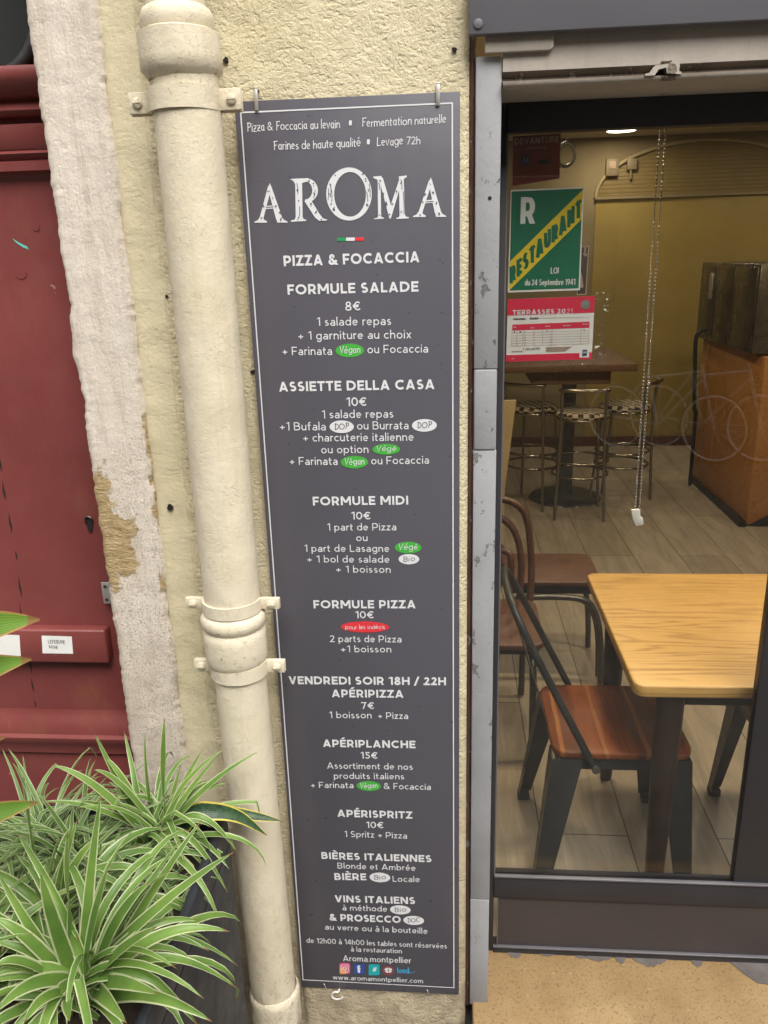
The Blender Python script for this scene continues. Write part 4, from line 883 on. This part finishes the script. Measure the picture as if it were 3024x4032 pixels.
# faded maroon notice at the top
o = sheet_of([(131, 125), (549, 100), (537, 492), (128, 560)], 'facade_notice', 'poster_maroon', 'faded dark red notice DEVANTURE at the top of the shop window', 'poster')
pwords(o, 'notice_lettering', 'ink_faded', [('DEVANTURE', 145, 200, 533, 178, 56, .2), ('réalisée avec', 250, 238, 425, 232, 26, .1), ('LES ACTIONS DE LA VILLE DE MONTPELLIER', 140, 488, 528, 478, 16, .16)], .0006)
e_ = pink(o, 'city_emblem', 'ink_navy', lambda i: i.lay(pq([(206, 290), (275, 285), (273, 375), (204, 380)])), .0006); pink(e_, 'emblem_letter', 'ink_faded', lambda i: ptext(i, 'M', 220, 358, 264, 355, 46, .16), .0010)
pink(o, 'small_mark', 'poster_dark', lambda i: i.lay(pq([(348, 332), (470, 322), (460, 362), (415, 376), (352, 366)])), .0006)
# dark printed sheet and clear sleeve next to the signs
o = sheet_of([(700, 1085), (798, 1078), (772, 1505), (690, 1508)], 'dark_flyer', 'poster_dark', 'narrow black and white flyer half hidden behind the green sign', 'flyer')
for ch in o.children: ch.location.y += .004
pink(o, 'flyer_border', 'ink_faded', lambda i: i.stroke(pq([(704, 1090), (794, 1083), (768, 1500), (694, 1504)]), .0009, True), -.0035)
pink(o, 'flyer_mark', 'ink_faded', lambda i: (i.stroke([zp(762, 1090), zp(764, 1125), zp(752, 1150), zp(768, 1165), zp(778, 1145)], .0015)), -.0035); pink(o, 'flyer_mark', 'ink_faded', lambda i: (i.lay(pq([(718, 1280), (735, 1340), (748, 1440), (712, 1450)]))), -.0035)
o = thing('plastic_sleeve', 'crumpled clear plastic sleeve taped to the window beside the red permit', 'sleeve', (zp(900, 1700)[0], YP, zp(900, 1700)[1]))
MB().prism([(p[0], YP+.003, p[1]) for p in pq([(862, 1472), (975, 1470), (938, 2120), (60, 2140), (60, 2095), (845, 2072)])], (0, .0005, 0)).build('film', 'film', o)

# ================================================================ INSIDE THE SHOP
struct(MB().box((.0, .1865, -.06), (4.9, 6.3, 0)).build('floor', 'planks'))
struct(MB().box((.0, .31, 2.70), (4.9, 6.3, 2.8)).build('ceiling', 'ceiling_paint'))
rw = thing('shop_walls', 'cream inner shop walls with an arched niche above an ochre wall panel', 'wall', (2.5, 6.1, 0))
m = MB(); m.box((-.1, .31, 0), (0, 6.3, 2.7)); m.box((4.8, .31, 0), (4.9, 6.3, 2.7)); m.box((0, 6.17, 0), (4.8, 6.3, 2.7)); m.build('side_wall', 'wall_cream', rw)
m = MB(); ar = [(2.57+.91*math.cos(PI-PI*i/40), 2.215+.43*math.sin(PI*i/40)) for i in range(41)]
top = [(p[0], 6.08, 2.7) for p in ar]; bot = [(p[0], 6.08, p[1]) for p in ar]; inn = [(p[0], 6.165, p[1]) for p in ar]; k = 41
m.add(top+bot+inn, [(i, k+i, k+i+1, i+1) for i in range(40)]+[(k+i, 2*k+i, 2*k+i+1, k+i+1) for i in range(40)])
m.box((0, 6.08, 0), (1.66, 6.165, 2.7)); m.box((3.48, 6.08, 0), (4.8, 6.165, 2.7)); m.build('back_wall', 'wall_cream', rw)
MB().box((1.6605, 6.074, 0), (4.8, 6.16, 2.205)).build('ochre_panel', 'wall_ochre', rw)
m = MB()
for i in range(14): z = 2.215+i*.033; m.box((1.62, 6.098, z), (3.5, 6.13, z+.0327), .0012)
m.build('niche_slats', 'slat_ochre', rw)
tr_ = [Vector((2.57+.915*math.cos(PI-PI*i/40), 6.078, 2.215+.435*math.sin(PI*i/40))) for i in range(41)]
MB().tube(tr_, .016, 8).build('arch_trim', 'trim_cream', rw)
MB().box((1.65, 6.045, 2.2), (3.5, 6.06, 2.222)).build('niche_ledge', 'wall_cream', rw)
MB().box((0, 6.04, 0), (4.8, 6.06, .09)).build('skirting', 'brown_wood', rw)
c = at(1323, 362, 1, 6.08)
o = thing('alarm_box', 'small white alarm box with a red front high on the cream back wall', 'alarm box', (c.x, 6.08, c.z))
MB().box((c.x-.06, 6.05, c.z-.07), (c.x+.05, 6.08, c.z+.07), .006).build('housing', 'dim_plastic', o); MB().box((c.x-.035, 6.045, c.z-.01), (c.x+.02, 6.05, c.z+.05)).build('red_lens', 'ink_faded', o)
c = at(1362, 362, 1, 6.08); o = thing('sensor_box', 'small white motion sensor on the back wall beside the alarm box', 'sensor', (c.x, 6.08, c.z))
m = MB(); m.box((c.x-.035, 6.045, c.z-.02), (c.x+.05, 6.08, c.z+.07), .008); m.build('housing', 'dim_plastic', o); MB().tube([(c.x, 6.06, c.z-.02), (c.x+.005, 6.07, c.z-.09)], .012, 8).build('bracket', 'dim_plastic', o)
c = at(1223, 334, 1, 3.0); o = thing('reflected_coil', 'dark coil standing in for a cable reflection behind the red notice', 'cable', (c.x, 3.0, c.z))  # reflection of a coiled cable, built as solid loops
m = MB()
for q, r_ in ((0, .052), (.006, .058)): m.tube([(c.x+.8*(r_)*math.cos(2*PI*i/28), 3.0+q, c.z+r_*math.sin(2*PI*i/28)) for i in range(28)], .006, 8, closed=True)
m.tube([(c.x-.02, 3.0, c.z-.055), (c.x-.07, 3.0, c.z-.07), (c.x-.12, 3.01, c.z-.05)], .005, 8); m.tube([(c.x, 3.0, c.z+.055), (c.x, 3.0, 2.7)], .002, 6)
m.build('cable_loop', 'dark_steel', o)
# ceiling lamps
LP = [(1.755, 5.6), (.9, 3.4), (2.6, 3.4), (.85, 1.3), (1.8, 1.3), (3.3, 5.0)]
desc = ['round white ceiling lamp glowing at the top edge of the shop window', 'round lit ceiling lamp above the bar stools', 'round lit ceiling lamp above the counter', 'round lit ceiling lamp above the metal chair', 'round lit ceiling lamp above the pine table', 'round lit ceiling lamp in the far corner behind the counter']
for (x, y), ds in zip(LP, desc):
    o = thing('ceiling_lamp', ds, 'lamp', (x, y, 2.7), 'round ceiling lamps')
    MB().lathe([(.135, 2.699), (.13, 2.685), (.115, 2.682), (.113, 2.688)], (x, y), 32).build('lamp_ring', 'white_plastic', o)
    MB().disc((x, y, 2.6865), .114, (0, 0, -1), 32).build('diffuser', 'lamp_glow', o)
    ld = bpy.data.lights.new('lamp_light', 'AREA'); ld.shape = 'DISK'; ld.size = .2; ld.energy = 4.0 if y > 2 else 12; ld.color = (1, .80, .52)
    lo = bpy.data.objects.new('lamp_light', ld); col.objects.link(lo); lo.parent = o; lo.location = (0, 0, -.02)
# blind chain just inside the glass
CY = .222; cx0 = at(1431, 268, 1, CY); cx1 = at(1376, 1108, 1, CY)
o = thing('blind_chain', 'hanging double strand of silver beads with a clear plastic clip inside the window', 'chain', (cx0.x, CY, cx0.z))
def bead(m, c, r, n=6):
    vs = [(c[0], c[1], c[2]+r)]; 
    for e in (35, -35):
        for k in range(n): t = 2*PI*k/n; vs.append((c[0]+r*math.cos(R(e))*math.cos(t), c[1]+r*math.cos(R(e))*math.sin(t), c[2]+r*math.sin(R(e))))
    vs.append((c[0], c[1], c[2]-r)); fs = []
    for k in range(n): j = (k+1) % n; fs += [(0, 1+k, 1+j), (1+k, 1+n+k, 1+n+j, 1+j), (1+n+k, 2*n+1, 1+n+j)]
    m.add(vs, fs, True)
for s in (-1, 1):
    m = MB(); n = 150; a = Vector((cx0.x+s*.0062, CY, 2.35)); b = Vector((cx1.x+s*.0045, CY, cx1.z))
    for i in range(n+1): bead(m, a.lerp(b, i/n), .0023)
    sd_ = m.build('bead_strand', 'bead_silver', o); MB().tube([a, b], .0008, 5).build('cord', 'black_plastic', sd_)
MB().prism([(cx1.x-.014, .218, cx1.z+.008), (cx1.x+.006, .218, cx1.z+.010), (cx1.x+.008, .218, cx1.z-.008), (cx1.x+.014, .218, cx1.z-.012), (cx1.x+.016, .218, cx1.z-.028), (cx1.x-.002, .218, cx1.z-.032), (cx1.x-.010, .218, cx1.z-.014)], (0, .009, 0), .002).build('chain_clip', 'white_plastic', o)

# ---- pine table
def rrect(x0, x1, y0, y1, r, n=5):
    P = []
    for cx_, cy_, a in ((x1-r, y1-r, 0), (x0+r, y1-r, 90), (x0+r, y0+r, 180), (x1-r, y0+r, 270)):
        P += [(cx_+r*math.cos(R(a+90*k/n)), cy_+r*math.sin(R(a+90*k/n))) for k in range(n+1)]
    return P
tb = thing('pine_table', 'pale pine table with thick rounded top and dark turned legs inside the window', 'table', (1.4, .6, 0))
MB().prism([(x, y, .717) for x, y in rrect(.832, 2.05, .228, .965, .028)], (0, 0, .032), .004).build('table_top', 'pine', tb)
for x, y in ((.935, .285), (.925, .90), (1.96, .285), (1.96, .90)):
    m = MB(); m.lathe([(.0, .0), (.018, .0), (.021, .02), (.030, .35), (.035, .62), (.036, .716)], (x, y), 20); m.build('leg', 'leg_brown', tb)
m = MB(); m.box((.97, .285, .665), (1.93, .30, .716)); m.box((.97, .885, .665), (1.93, .90, .716)); m.build('apron', 'leg_brown', tb)

# ---- metal chair with wooden seat (origin on the floor, facing +x)
def lprof(m, top, bot, sx, sy, wt, wb, t=.004):
    vs = []
    for (cx_, cy_, z), w_ in ((top, wt), (bot, wb)):
        P = [(0, 0), (-sx*w_, 0), (-sx*w_, -sy*t), (-sx*t, -sy*t), (-sx*t, -sy*w_*.8), (0, -sy*w_*.8)]
        vs += [(cx_+p, cy_+q, z) for p, q in P]
    m.add(vs, [(0, 1, 2, 3, 4, 5), (11, 10, 9, 8, 7, 6)]+[(i, 6+i, 6+(i+1) % 6, (i+1) % 6) for i in range(6)])
def make_chair(label, group):
    t = thing('metal_chair', label, 'chair', (0, 0, 0), group)
    MB().prism([(x, y, .438) for x, y in rrect(-.17, .210, -.185, .185, .045)], (0, 0, .021), .005).build('seat', 'seat_wood', t)
    m = MB(); m.box((-.15, -.172, .398), (.190, -.166, .4375)); m.box((-.15, .166, .398), (.190, .172, .4375)); m.box((-.156, -.16, .398), (-.15, .16, .4375)); m.box((.190, -.16, .398), (.196, .16, .4375)); m.build('seat_frame', 'gun_metal', t)
    for sx in (-1, 1):
        for sy in (-1, 1):
            m = MB(); lprof(m, (.205 if sx > 0 else -.172, sy*.182, .435), (sx*.222, sy*.238, .022), sx, sy, .085, .042)
            lg_ = m.build('leg', 'gun_metal', t); MB().box((sx*.222-sx*.036 if sx > 0 else sx*.224, sy*.238-.03 if sy > 0 else sy*.24, 0), (sx*.224 if sx > 0 else sx*.222-sx*.036, sy*.24 if sy > 0 else sy*.238+.03, .026), .004).build('foot', 'black_plastic', lg_)
    P = catmull([(-.055, -.188, .41), (-.10, -.190, .50), (-.19, -.185, .68), (-.25, -.172, .80), (-.285, -.13, .872), (-.295, -.05, .89), (-.295, .05, .89), (-.285, .13, .872), (-.25, .172, .80), (-.19, .185, .68), (-.10, .190, .50), (-.055, .188, .41)], 6)
    hp = MB().tube(P, .0105, 10).build('back_hoop', 'gun_metal', t)
    m = MB()
    for s in (-1, 1): m.tube([(-.055, s*.176, .417), (-.055, s*.205, .417)], .012, 12)
    m.build('bolt', 'steel', hp)
    m = MB(); sp_ = []
    n = 8
    for i in range(n+1):
        f = i/n; x = -.165-.128*f; z = .44+.44*f; w_ = .048-.012*math.sin(PI*f); sp_ += [(x, -w_, z), (x, w_, z), (x-.003, w_, z), (x-.003, -w_, z)]
    m.add(sp_, [(4*i+k_, 4*i+(k_+1) % 4, 4*i+4+(k_+1) % 4, 4*i+4+k_) for i in range(n) for k_ in range(4)]); m.build('back_splat', 'gun_metal', t)
    return t
ch1 = make_chair('dark metal chair with striped wooden seat at the left end of the pine table', 'metal chairs at the pine table'); ch1.location = (.832, .555, 0)
ch2 = dup(ch1); ch2.location = (1.475, .60, 0); ch2.rotation_euler = (0, 0, R(180)); ch2['label'] = 'metal chair partly hidden behind the black window post, under the pine table'

# ---- brown seats with bent tube frames, further back on the left
def make_tube_seat(label):
    t = thing('tube_chair', label, 'chair', (0, 0, 0), 'brown wooden chairs on bent tubes')
    MB().prism([(x, y, .44) for x, y in rrect(-.2, .2, -.17, .17, .05)], (0, 0, .022), .006).build('seat', 'brown_wood', t)
    MB().box((-.18, -.16, .405), (.16, .15, .44)).build('seat_frame', 'black_plastic', t)
    for y, z in ((-.20, .40), (-.14, .375), (.13, .40)):
        MB().tube(catmull([(-.24, y, .012), (-.225, y, .20), (-.20, y, z-.06), (-.13, y, z), (.10, y, z), (.17, y, z-.06), (.20, y, .20), (.21, y, .012)], 5), .013, 10).build('tube_frame', 'dark_steel', t)
    for q, zt in ((0, .86), (.04, .79), (.08, .70)):
        MB().tube(catmull([(-.20-q*.3, -.15+q, .44), (-.235, -.155+q, .62), (-.255, -.12+q, zt-.05), (-.26, 0, zt), (-.255, .12-q, zt-.05), (-.235, .155-q, .62), (-.20-q*.3, .15-q, .44)], 6), .014, 10).build('back_hoop', 'brown_wood', t)
    return t
tc = make_tube_seat('brown wooden seat on bent dark tubes behind the metal chair'); tc.location = (.81, 1.745, 0)
t2 = dup(tc); t2.location = (.545, 1.20, 0); t2.rotation_euler = (0, 0, R(-90)); t2['label'] = 'brown chair with nested loop back, half hidden by the grey post'

# ---- high bar table and stools
bt = thing('bar_table', 'high wooden bar table on a dark post behind the bar stools', 'bar table', (1.2, 4.4, 0))
MB().box((.62, 3.93, 1.0), (1.63, 4.88, 1.05), .006).build('table_top', 'bar_wood', bt)
MB().box((1.2, 4.3, .02), (1.29, 4.39, .9)).build('post', 'dark_steel', bt); MB().box((.95, 4.05, .9), (1.48, 4.7, 1.0)).build('apron', 'bar_wood', bt)
MB().lathe([(.0, .03), (.25, .022), (.27, .0)], (1.245, 4.345), 32).build('base_plate', 'dark_steel', bt)
def make_stool(label):
    t = thing('bar_stool', label, 'bar stool', (0, 0, 0), 'steel bar stools round the high table')
    m = MB(); m.lathe([(.0, .735), (.15, .738), (.175, .728), (.18, .712), (.172, .70), (.0, .70)], (0, 0), 32); m.build('seat', 'checker', t)
    MB().tube([(.172*math.cos(2*PI*i/32), .172*math.sin(2*PI*i/32), .692) for i in range(32)], .011, 8, closed=True).build('seat_ring', 'chrome', t)
    for sx in (-1, 1):
        MB().tube(catmull([(sx*.165, -.185, .0), (sx*.15, -.172, .4), (sx*.142, -.168, .70), (sx*.142, -.185, .88), (sx*.13, -.19, .905)], 4), .0105, 8).build('leg', 'steel', t)
        MB().tube(catmull([(sx*.150, .175, .0), (sx*.13, .14, .4), (sx*.115, .115, .69)], 4), .0105, 8).build('leg', 'steel', t)
    MB().tube([(.155*math.cos(PI+PI*i/12), -.185-.05*math.sin(PI*i/12)+.0, .905) for i in range(13)], .013, 8).build('back_rail', 'chrome', t)
    for z, q in ((.40, .19), (.30, .19)):
        MB().tube([(q*math.cos(2*PI*i/32), q*.98*math.sin(2*PI*i/32), z) for i in range(32)], .009, 8, closed=True).build('foot_ring', 'chrome', t)
    return t
s1 = make_stool('front steel bar stool with checkered seat, its back to the window'); s1.location = (1.283, 3.955, 0); s1.rotation_euler = (0, 0, R(-6))
s2 = dup(s1); s2.location = (1.62, 4.22, 0); s2.rotation_euler = (0, 0, R(62)); s2['label'] = 'steel bar stool with checkered seat right of the others beside the chain'
s3 = dup(s1); s3.location = (.98, 4.22, 0); s3.rotation_euler = (0, 0, R(-28)); s3['label'] = 'steel bar stool with checkered seat furthest left behind the window edge'

# ---- counter with oven
ct = thing('counter', 'orange brown chipboard counter carrying a steel oven', 'counter', (2.6, 4.2, 0))
FP = [(2.343, 3.66), (3.6, 3.66), (3.6, 4.83), (2.31, 4.83)]
MB().prism([(x, y, .012) for x, y in FP], (0, 0, 1.10), .006).build('counter_body', 'osb_wood', ct)
MB().prism([(2.36, 3.655, .012), (3.2, 3.655, .012), (3.2, 3.655, .50)], (0, -.012, 0)).build('kick_plate', 'black_plastic', ct)
m = MB(); m.box((2.29, 3.64, -.0), (2.335, 4.83, .035)); m.build('base_rail', 'black_plastic', ct)
ov = thing('pizza_oven', 'dark steel oven box standing on the orange counter', 'oven', (2.7, 4.2, 1.12))
MB().box((2.27, 3.70, 1.125), (3.5, 4.88, 1.67), .006).build('oven_body', 'oven_steel', ov)
m = MB(); m.box((2.262, 3.72, 1.15), (2.27, 4.10, 1.65), .002); m.box((2.262, 4.12, 1.15), (2.27, 4.48, 1.65), .002); m.box((2.262, 4.5, 1.15), (2.27, 4.86, 1.65), .002); m.build('side_panel', 'oven_steel', ov)
m = MB(); m.box((2.25, 4.56, 1.42), (2.262, 4.62, 1.60), .003); m.build('switch_plate', 'zinc', ov)
c = [at(px, py, 1, 4.55) for px, py in ((1527, 712), (1512, 716), (1503, 735), (1501, 800), (1500, 880), (1502, 900))]
o = thing('gas_hose', 'black hose curving from the oven down past the counter', 'hose', tuple(c[0])); MB().tube(catmull([tuple(p) for p in c]+[(c[-1].x+.02, 4.6, .02)], 6), .014, 8).build('hose', 'black_plastic', o)
c0, c1, c2, c3 = [at(px, py, 1, 2.6) for px, py in ((1060, 868), (1116, 866), (1090, 1060), (1050, 1060))]
o = thing('leaning_board', 'plain beige board leaning inside the left edge of the window', 'board', (c3.x, 2.6, c3.z)); MB().prism([(c3.x, 2.58, 0), (c2.x, 2.58, 0), (c2.x, 2.6, c2.z), (c1.x, 2.62, c1.z), (c0.x, 2.62, c0.z)], (0, .02, 0)).build('board_sheet', 'card_beige', o)

# ================================================================ PLANTS
def strip(m, path, W, fold=.35, roll=0, prof=None, up=None):
    n = len(path)-1; vs = []; uvs = []
    for i, p in enumerate(path):
        f = i/n; t = (path[min(i+1, n)]-path[max(i-1, 0)]).normalized()
        s = t.cross(Vector((0, 0, 1)));  s = s.normalized() if s.length > .05 else Vector((1, 0, 0))
        nn = s.cross(t); s2 = s*math.cos(roll)+nn*math.sin(roll); n2 = nn*math.cos(roll)-s*math.sin(roll)
        w_ = W*(prof(f) if prof else min(1, .45+2.4*f)*max(.02, (1-f**2.2)**.75))
        for k in range(5):
            q = (k-2)/2; vs.append(p+s2*(q*w_/2)+n2*(abs(q)**1.3*w_*fold*.5)); uvs.append((k/4, f))
    m.add(vs, [(i*5+k, i*5+k+1, i*5+6+k, i*5+5+k) for i in range(n) for k in range(4)], True, uvs)
def rleaf(m, base, az, el, L, W, droop, rnd, fold=.35, n=11):
    p = Vector(base); P = [p.copy()]; e = el; a = az
    kf = rnd.uniform(.45, .85) if rnd.random() < .22 else 2; kd = rnd.uniform(.6, 1.3)
    for i in range(n):
        f = (i+.5)/n; e = el-droop*f**1.5-(kd if f > kf else 0); a += rnd.uniform(-.04, .04)
        p = p+Vector((math.cos(a)*math.cos(e), math.sin(a)*math.cos(e), math.sin(e)))*(L/n); P.append(p.copy())
    strip(m, P, W, fold, rnd.uniform(-.45, .45)-.45*math.cos(az))
def tleaf(m, base, tip, lift, W, rnd, fold=.3, n=14, kink=None, prof=None, roll=None):
    b, t = Vector(base), Vector(tip); c = b.lerp(t, .5)+Vector((0, -.02, lift)); P = []
    for i in range(n+1):
        f = i/n; q = b*(1-f)**2+c*2*f*(1-f)+t*f*f; P.append(q)
    if kink:
        for i, q in enumerate(P):
            f = i/n
            if f > kink[0]: q.z -= (f-kink[0])*kink[1]
    strip(m, P, W, fold, rnd.uniform(-.4, .4)-math.copysign(.55, t.x-b.x) if roll is None else roll, prof)
PX = lambda zx, zy, y: at(zx*.3968, 1536+.3968*zy, 1, y)
SOIL = .585
pt = thing('planter', 'large dark rectangular planter box full of striped grassy plants beside the drainpipe', 'planter', (-.34, -.5, ST))
def tbox(m, x0, x1, y0, y1, z0, z1, tp=.02):
    P = [(x0+tp, y0+tp, z0), (x1-tp*.3, y0+tp, z0), (x1-tp*.3, y1, z0), (x0+tp, y1, z0), (x0, y0, z1), (x1, y0, z1), (x1, y1, z1), (x0, y1, z1)]
    m.add(P, [(0, 3, 2, 1), (4, 5, 6, 7), (0, 1, 5, 4), (1, 2, 6, 5), (2, 3, 7, 6), (3, 0, 4, 7)])
m = MB(); tbox(m, -.62, -.088, -.95, -.172, ST, SOIL); m.build('planter_box', 'planter_black', pt)
m = MB()
for lo, hi in (((-.62, -.95, SOIL+.0005), (-.605, -.172, .655)), ((-.106, -.95, SOIL+.0005), (-.088, -.172, .655)), ((-.6045, -.95, SOIL+.0005), (-.1065, -.935, .655)), ((-.6045, -.19, SOIL+.0005), (-.1065, -.172, .672))): m.box(lo, hi, .004)
m.build('planter_rim', 'planter_black', pt)
MB().box((-.604, -.934, SOIL+.001), (-.107, -.191, SOIL+.03)).build('soil', 'soil', pt)
def spider(base, label, n, L, W, targets, mat, seed, el=(.5, 1.45), small=0):
    rnd = random.Random(seed); t = thing('spider_plant', label, 'plant', base, 'striped spider plants in the planter'); m = MB(); b = Vector(base)
    for tx, ty, y, lift, w_, kk in targets:
        w_ *= 1.25; tip = PX(tx, ty, y); q = b+Vector((rnd.uniform(-.02, .02), rnd.uniform(-.02, .02), 0)); tleaf(m, q, tip, lift, w_, rnd, kink=kk)
    for i in range(n):
        az = rnd.uniform(0, 2*PI); l_ = rnd.uniform(*L); q = b+Vector((rnd.gauss(0, .022), rnd.gauss(0, .022), rnd.uniform(-.01, .01)))
        rleaf(m, q, az, rnd.uniform(*el), l_, rnd.uniform(*W), rnd.uniform(.9, 2.6), rnd)
    m.build('leaves', mat, t); return t
spider((-.222, -.575, .615), 'large striped spider plant with broad arching leaves at the front of the planter', 48, (.20, .35), (.014, .023), [
    (370, 660, -.56, .05, .021, None), (222, 885, -.62, .05, .022, None), (815, 930, -.56, .07, .021, None), (1275, 765, -.50, .05, .018, None), (1250, 1200, -.55, .14, .019, None), (1305, 1520, -.55, .18, .017, None),
    (1155, 1690, -.68, .10, .021, None), (855, 1175, -.66, .04, .024, None), (1075, 1640, -.62, .16, .019, (.7, .10)), (-30, 1130, -.6, .09, .020, None), (-30, 1390, -.66, .10, .020, None), (595, 830, -.6, .03, .021, None), (1100, 590, -.45, .03, .017, None), (985, 700, -.5, .02, .016, None), (-20, 870, -.55, .05, .016, None),
    (860, 1540, -.74, .05, .022, None), (690, 1700, -.76, .06, .022, None), (-20, 1640, -.72, .09, .022, None), (1085, 1140, -.5, .12, .017, None), (1300, 1390, -.5, .2, .012, None), (380, 1690, -.76, .05, .022, None), (130, 1700, -.74, .08, .020, None), (-25, 1260, -.6, .07, .018, None), (550, 450, -.5, .02, .017, None)], 'spider_leaf', 1)
spider((-.215, -.255, .64), 'spider plant with upright striped leaves at the back of the planter by the wall', 46, (.15, .27), (.012, .018), [
    (895, 35, -.24, .02, .017, None), (515, 120, -.26, .03, .013, None), (280, 295, -.30, .10, .015, None), (575, 250, -.26, .08, .016, None), (1400, 225, -.18, .06, .014, None), (1300, 780, -.25, .17, .014, None), (1240, 990, -.30, .2, .014, None), (1225, 205, -.2, .07, .010, None), (790, 125, -.22, .05, .011, None), (1110, 200, -.2, .03, .012, None), (1195, 235, -.2, .03, .012, None), (225, 495, -.32, .08, .013, None), (510, 320, -.3, .10, .013, None), (985, 290, -.22, .01, .014, None), (1230, 380, -.2, .06, .010, None)], 'spider_leaf', 2, (.4, 1.4))
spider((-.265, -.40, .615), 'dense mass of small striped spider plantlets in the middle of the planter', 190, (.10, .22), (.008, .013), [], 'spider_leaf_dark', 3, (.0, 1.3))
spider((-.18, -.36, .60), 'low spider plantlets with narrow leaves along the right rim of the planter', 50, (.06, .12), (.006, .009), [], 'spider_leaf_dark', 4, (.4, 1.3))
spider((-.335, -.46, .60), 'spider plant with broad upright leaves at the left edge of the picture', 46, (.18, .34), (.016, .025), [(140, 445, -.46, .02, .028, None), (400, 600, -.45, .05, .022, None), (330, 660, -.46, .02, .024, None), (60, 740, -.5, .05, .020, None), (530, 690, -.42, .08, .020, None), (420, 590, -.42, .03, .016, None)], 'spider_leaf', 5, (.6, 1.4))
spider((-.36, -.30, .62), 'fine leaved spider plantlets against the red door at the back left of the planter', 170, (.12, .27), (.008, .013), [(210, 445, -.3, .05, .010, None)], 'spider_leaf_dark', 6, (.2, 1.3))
sw = thing('snake_plant', 'two dark green snake plant leaves with yellow edges leaning over the pipe', 'plant', (-.20, -.24, .62))
pf = lambda f: min(1, .5+1.6*f)*max(.02, (1-f**3.2))
b = PX(1040, 575, -.24); m = MB(); P = catmull([Vector((-.19, -.25, .62)), b, PX(1150, 545, -.23), PX(1300, 575, -.215), PX(1455, 678, -.2)], 5); strip(m, P, .040, .25, -.95, pf); m.build('leaf', 'sword_leaf', sw)
m = MB(); P = catmull([Vector((-.185, -.23, .62)), PX(1120, 560, -.21), PX(1250, 555, -.19), PX(1400, 575, -.18), PX(1540, 600, -.17)], 5); strip(m, P, .030, .25, -.75, pf); m.build('leaf', 'sword_leaf', sw)
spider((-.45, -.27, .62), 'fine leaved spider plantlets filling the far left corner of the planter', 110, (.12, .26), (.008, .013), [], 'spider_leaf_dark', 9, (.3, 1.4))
spider((-.46, -.66, .60), 'spider plant with long pale edged leaves at the front left corner of the planter', 50, (.22, .38), (.016, .024), [], 'spider_leaf', 8, (.5, 1.4))
dc = thing('dracaena', 'dracaena with broad green leaves scorched brown at the tips, left edge', 'plant', (-.50, -.62, .61))
MB().tube([(-.50, -.62, .60), (-.505, -.62, .9), (-.49, -.62, 1.22)], [.014, .012, .010], 10).build('stem', 'brown_wood', dc)
for (tx, ty), (bx, by, bz), lift, w_ in (((86, 1338), (-.49, -.62, 1.20), .05, .056), ((68, 1424), (-.49, -.62, 1.10), .06, .050), ((82, 1733), (-.50, -.62, .86), .06, .040), ((12, 1592), (-.50, -.62, 1.0), .03, .030), ((-90, 1250), (-.49, -.62, 1.21), .06, .04)):
    m = MB(); tleaf(m, (bx, by, bz), at(tx, ty, 1, -.66), lift, w_, rnd, .3, 16, None, lambda f: min(1, .35+1.9*f)*max(.05, (1-f**6)), -1.0); m.build('leaf', 'dracaena_leaf', dc)

# ================================================================ ACROSS THE STREET (seen mirrored in the glass)
fb = thing('house_across_the_street', 'shaded stone house across the street, mirrored in the shop glass', 'house', (1, -7.4, ST))
MB().box((-12, -8.4, ST), (14, -7.4, 7.2)).build('facade', 'facade_far', fb)
for i in range(6):
    x = -8+i*3.6
    f = MB(); f.box((x-.62, -7.4, .0 if i % 2 else .9), (x+.62, -7.33, 2.5), .01); f.box((x-.55, -7.4, 3.5), (x+.55, -7.33, 5.4), .01); f = f.build('shutters', 'shutter_far', fb)
def make_bike(label):
    t = thing('bicycle', label, 'bicycle', (0, 0, 0), 'bicycles across the street')
    for x in (-.5, .5):
        ty = MB().tube([(x+.325*math.cos(2*PI*i/40), 0, .335+.325*math.sin(2*PI*i/40)) for i in range(40)], .012, 8, closed=True).build('wheel', 'tyre', t)
        m = MB(); m.tube([(x+.303*math.cos(2*PI*i/40), 0, .335+.303*math.sin(2*PI*i/40)) for i in range(40)], .0125, 8, closed=True)
        for i in range(12): m.tube([(x, 0, .335), (x+.3*math.cos(2*PI*i/12), 0, .335+.3*math.sin(2*PI*i/12))], .0022, 4)
        m.build('rim', 'rim_white', ty)
    m = MB()
    for a, b in (((-.5, .335), (-.2, .78)), ((-.5, .335), (-.05, .30)), ((-.05, .30), (-.2, .85)), ((-.05, .30), (.36, .78)), ((-.17, .76), (.34, .85)), ((.33, .92), (.5, .335))): m.tube([(a[0], 0, a[1]), (b[0], 0, b[1])], .016, 8)
    m.build('frame', 'bike_blue', t)
    MB().box((-.33, -.06, .87), (-.08, .06, .92), .02).build('saddle', 'black_plastic', t)
    MB().tube([(.28, -.28, .98), (.36, -.2, .97), (.35, 0, .95), (.36, .2, .97), (.28, .28, .98)], .012, 8).build('handlebar', 'black_plastic', t)
    return t
b1 = make_bike('bicycle with pale rims mirrored in the shop glass near the chain'); b1.location = (2.45, -6.0, ST); b1.rotation_euler = (0, 0, R(40))
b2 = dup(b1); b2.location = (2.87, -6.0, ST); b2.rotation_euler = (0, 0, R(40)); b2['label'] = 'bicycle with pale rims mirrored in the shop glass before the counter'

# ---- handwriting on the paper notes (kept last: the smallest things)
o, A, B, C_, D_ = NOTE1
i = Ink(.0939); w_ = B.x-A.x; h_ = A.z-D_.z
i.text('LEFEBVRE', (A.x+w_*.18, A.z-h_*.42), (A.x+w_*.75, B.z-h_*.42), h_*.2, .13, hand=True); i.text('IRENE', (A.x+w_*.18, A.z-h_*.70), (A.x+w_*.48, B.z-h_*.70), h_*.16, .13, hand=True)
i.m.build('handwriting', 'ink_black', o)
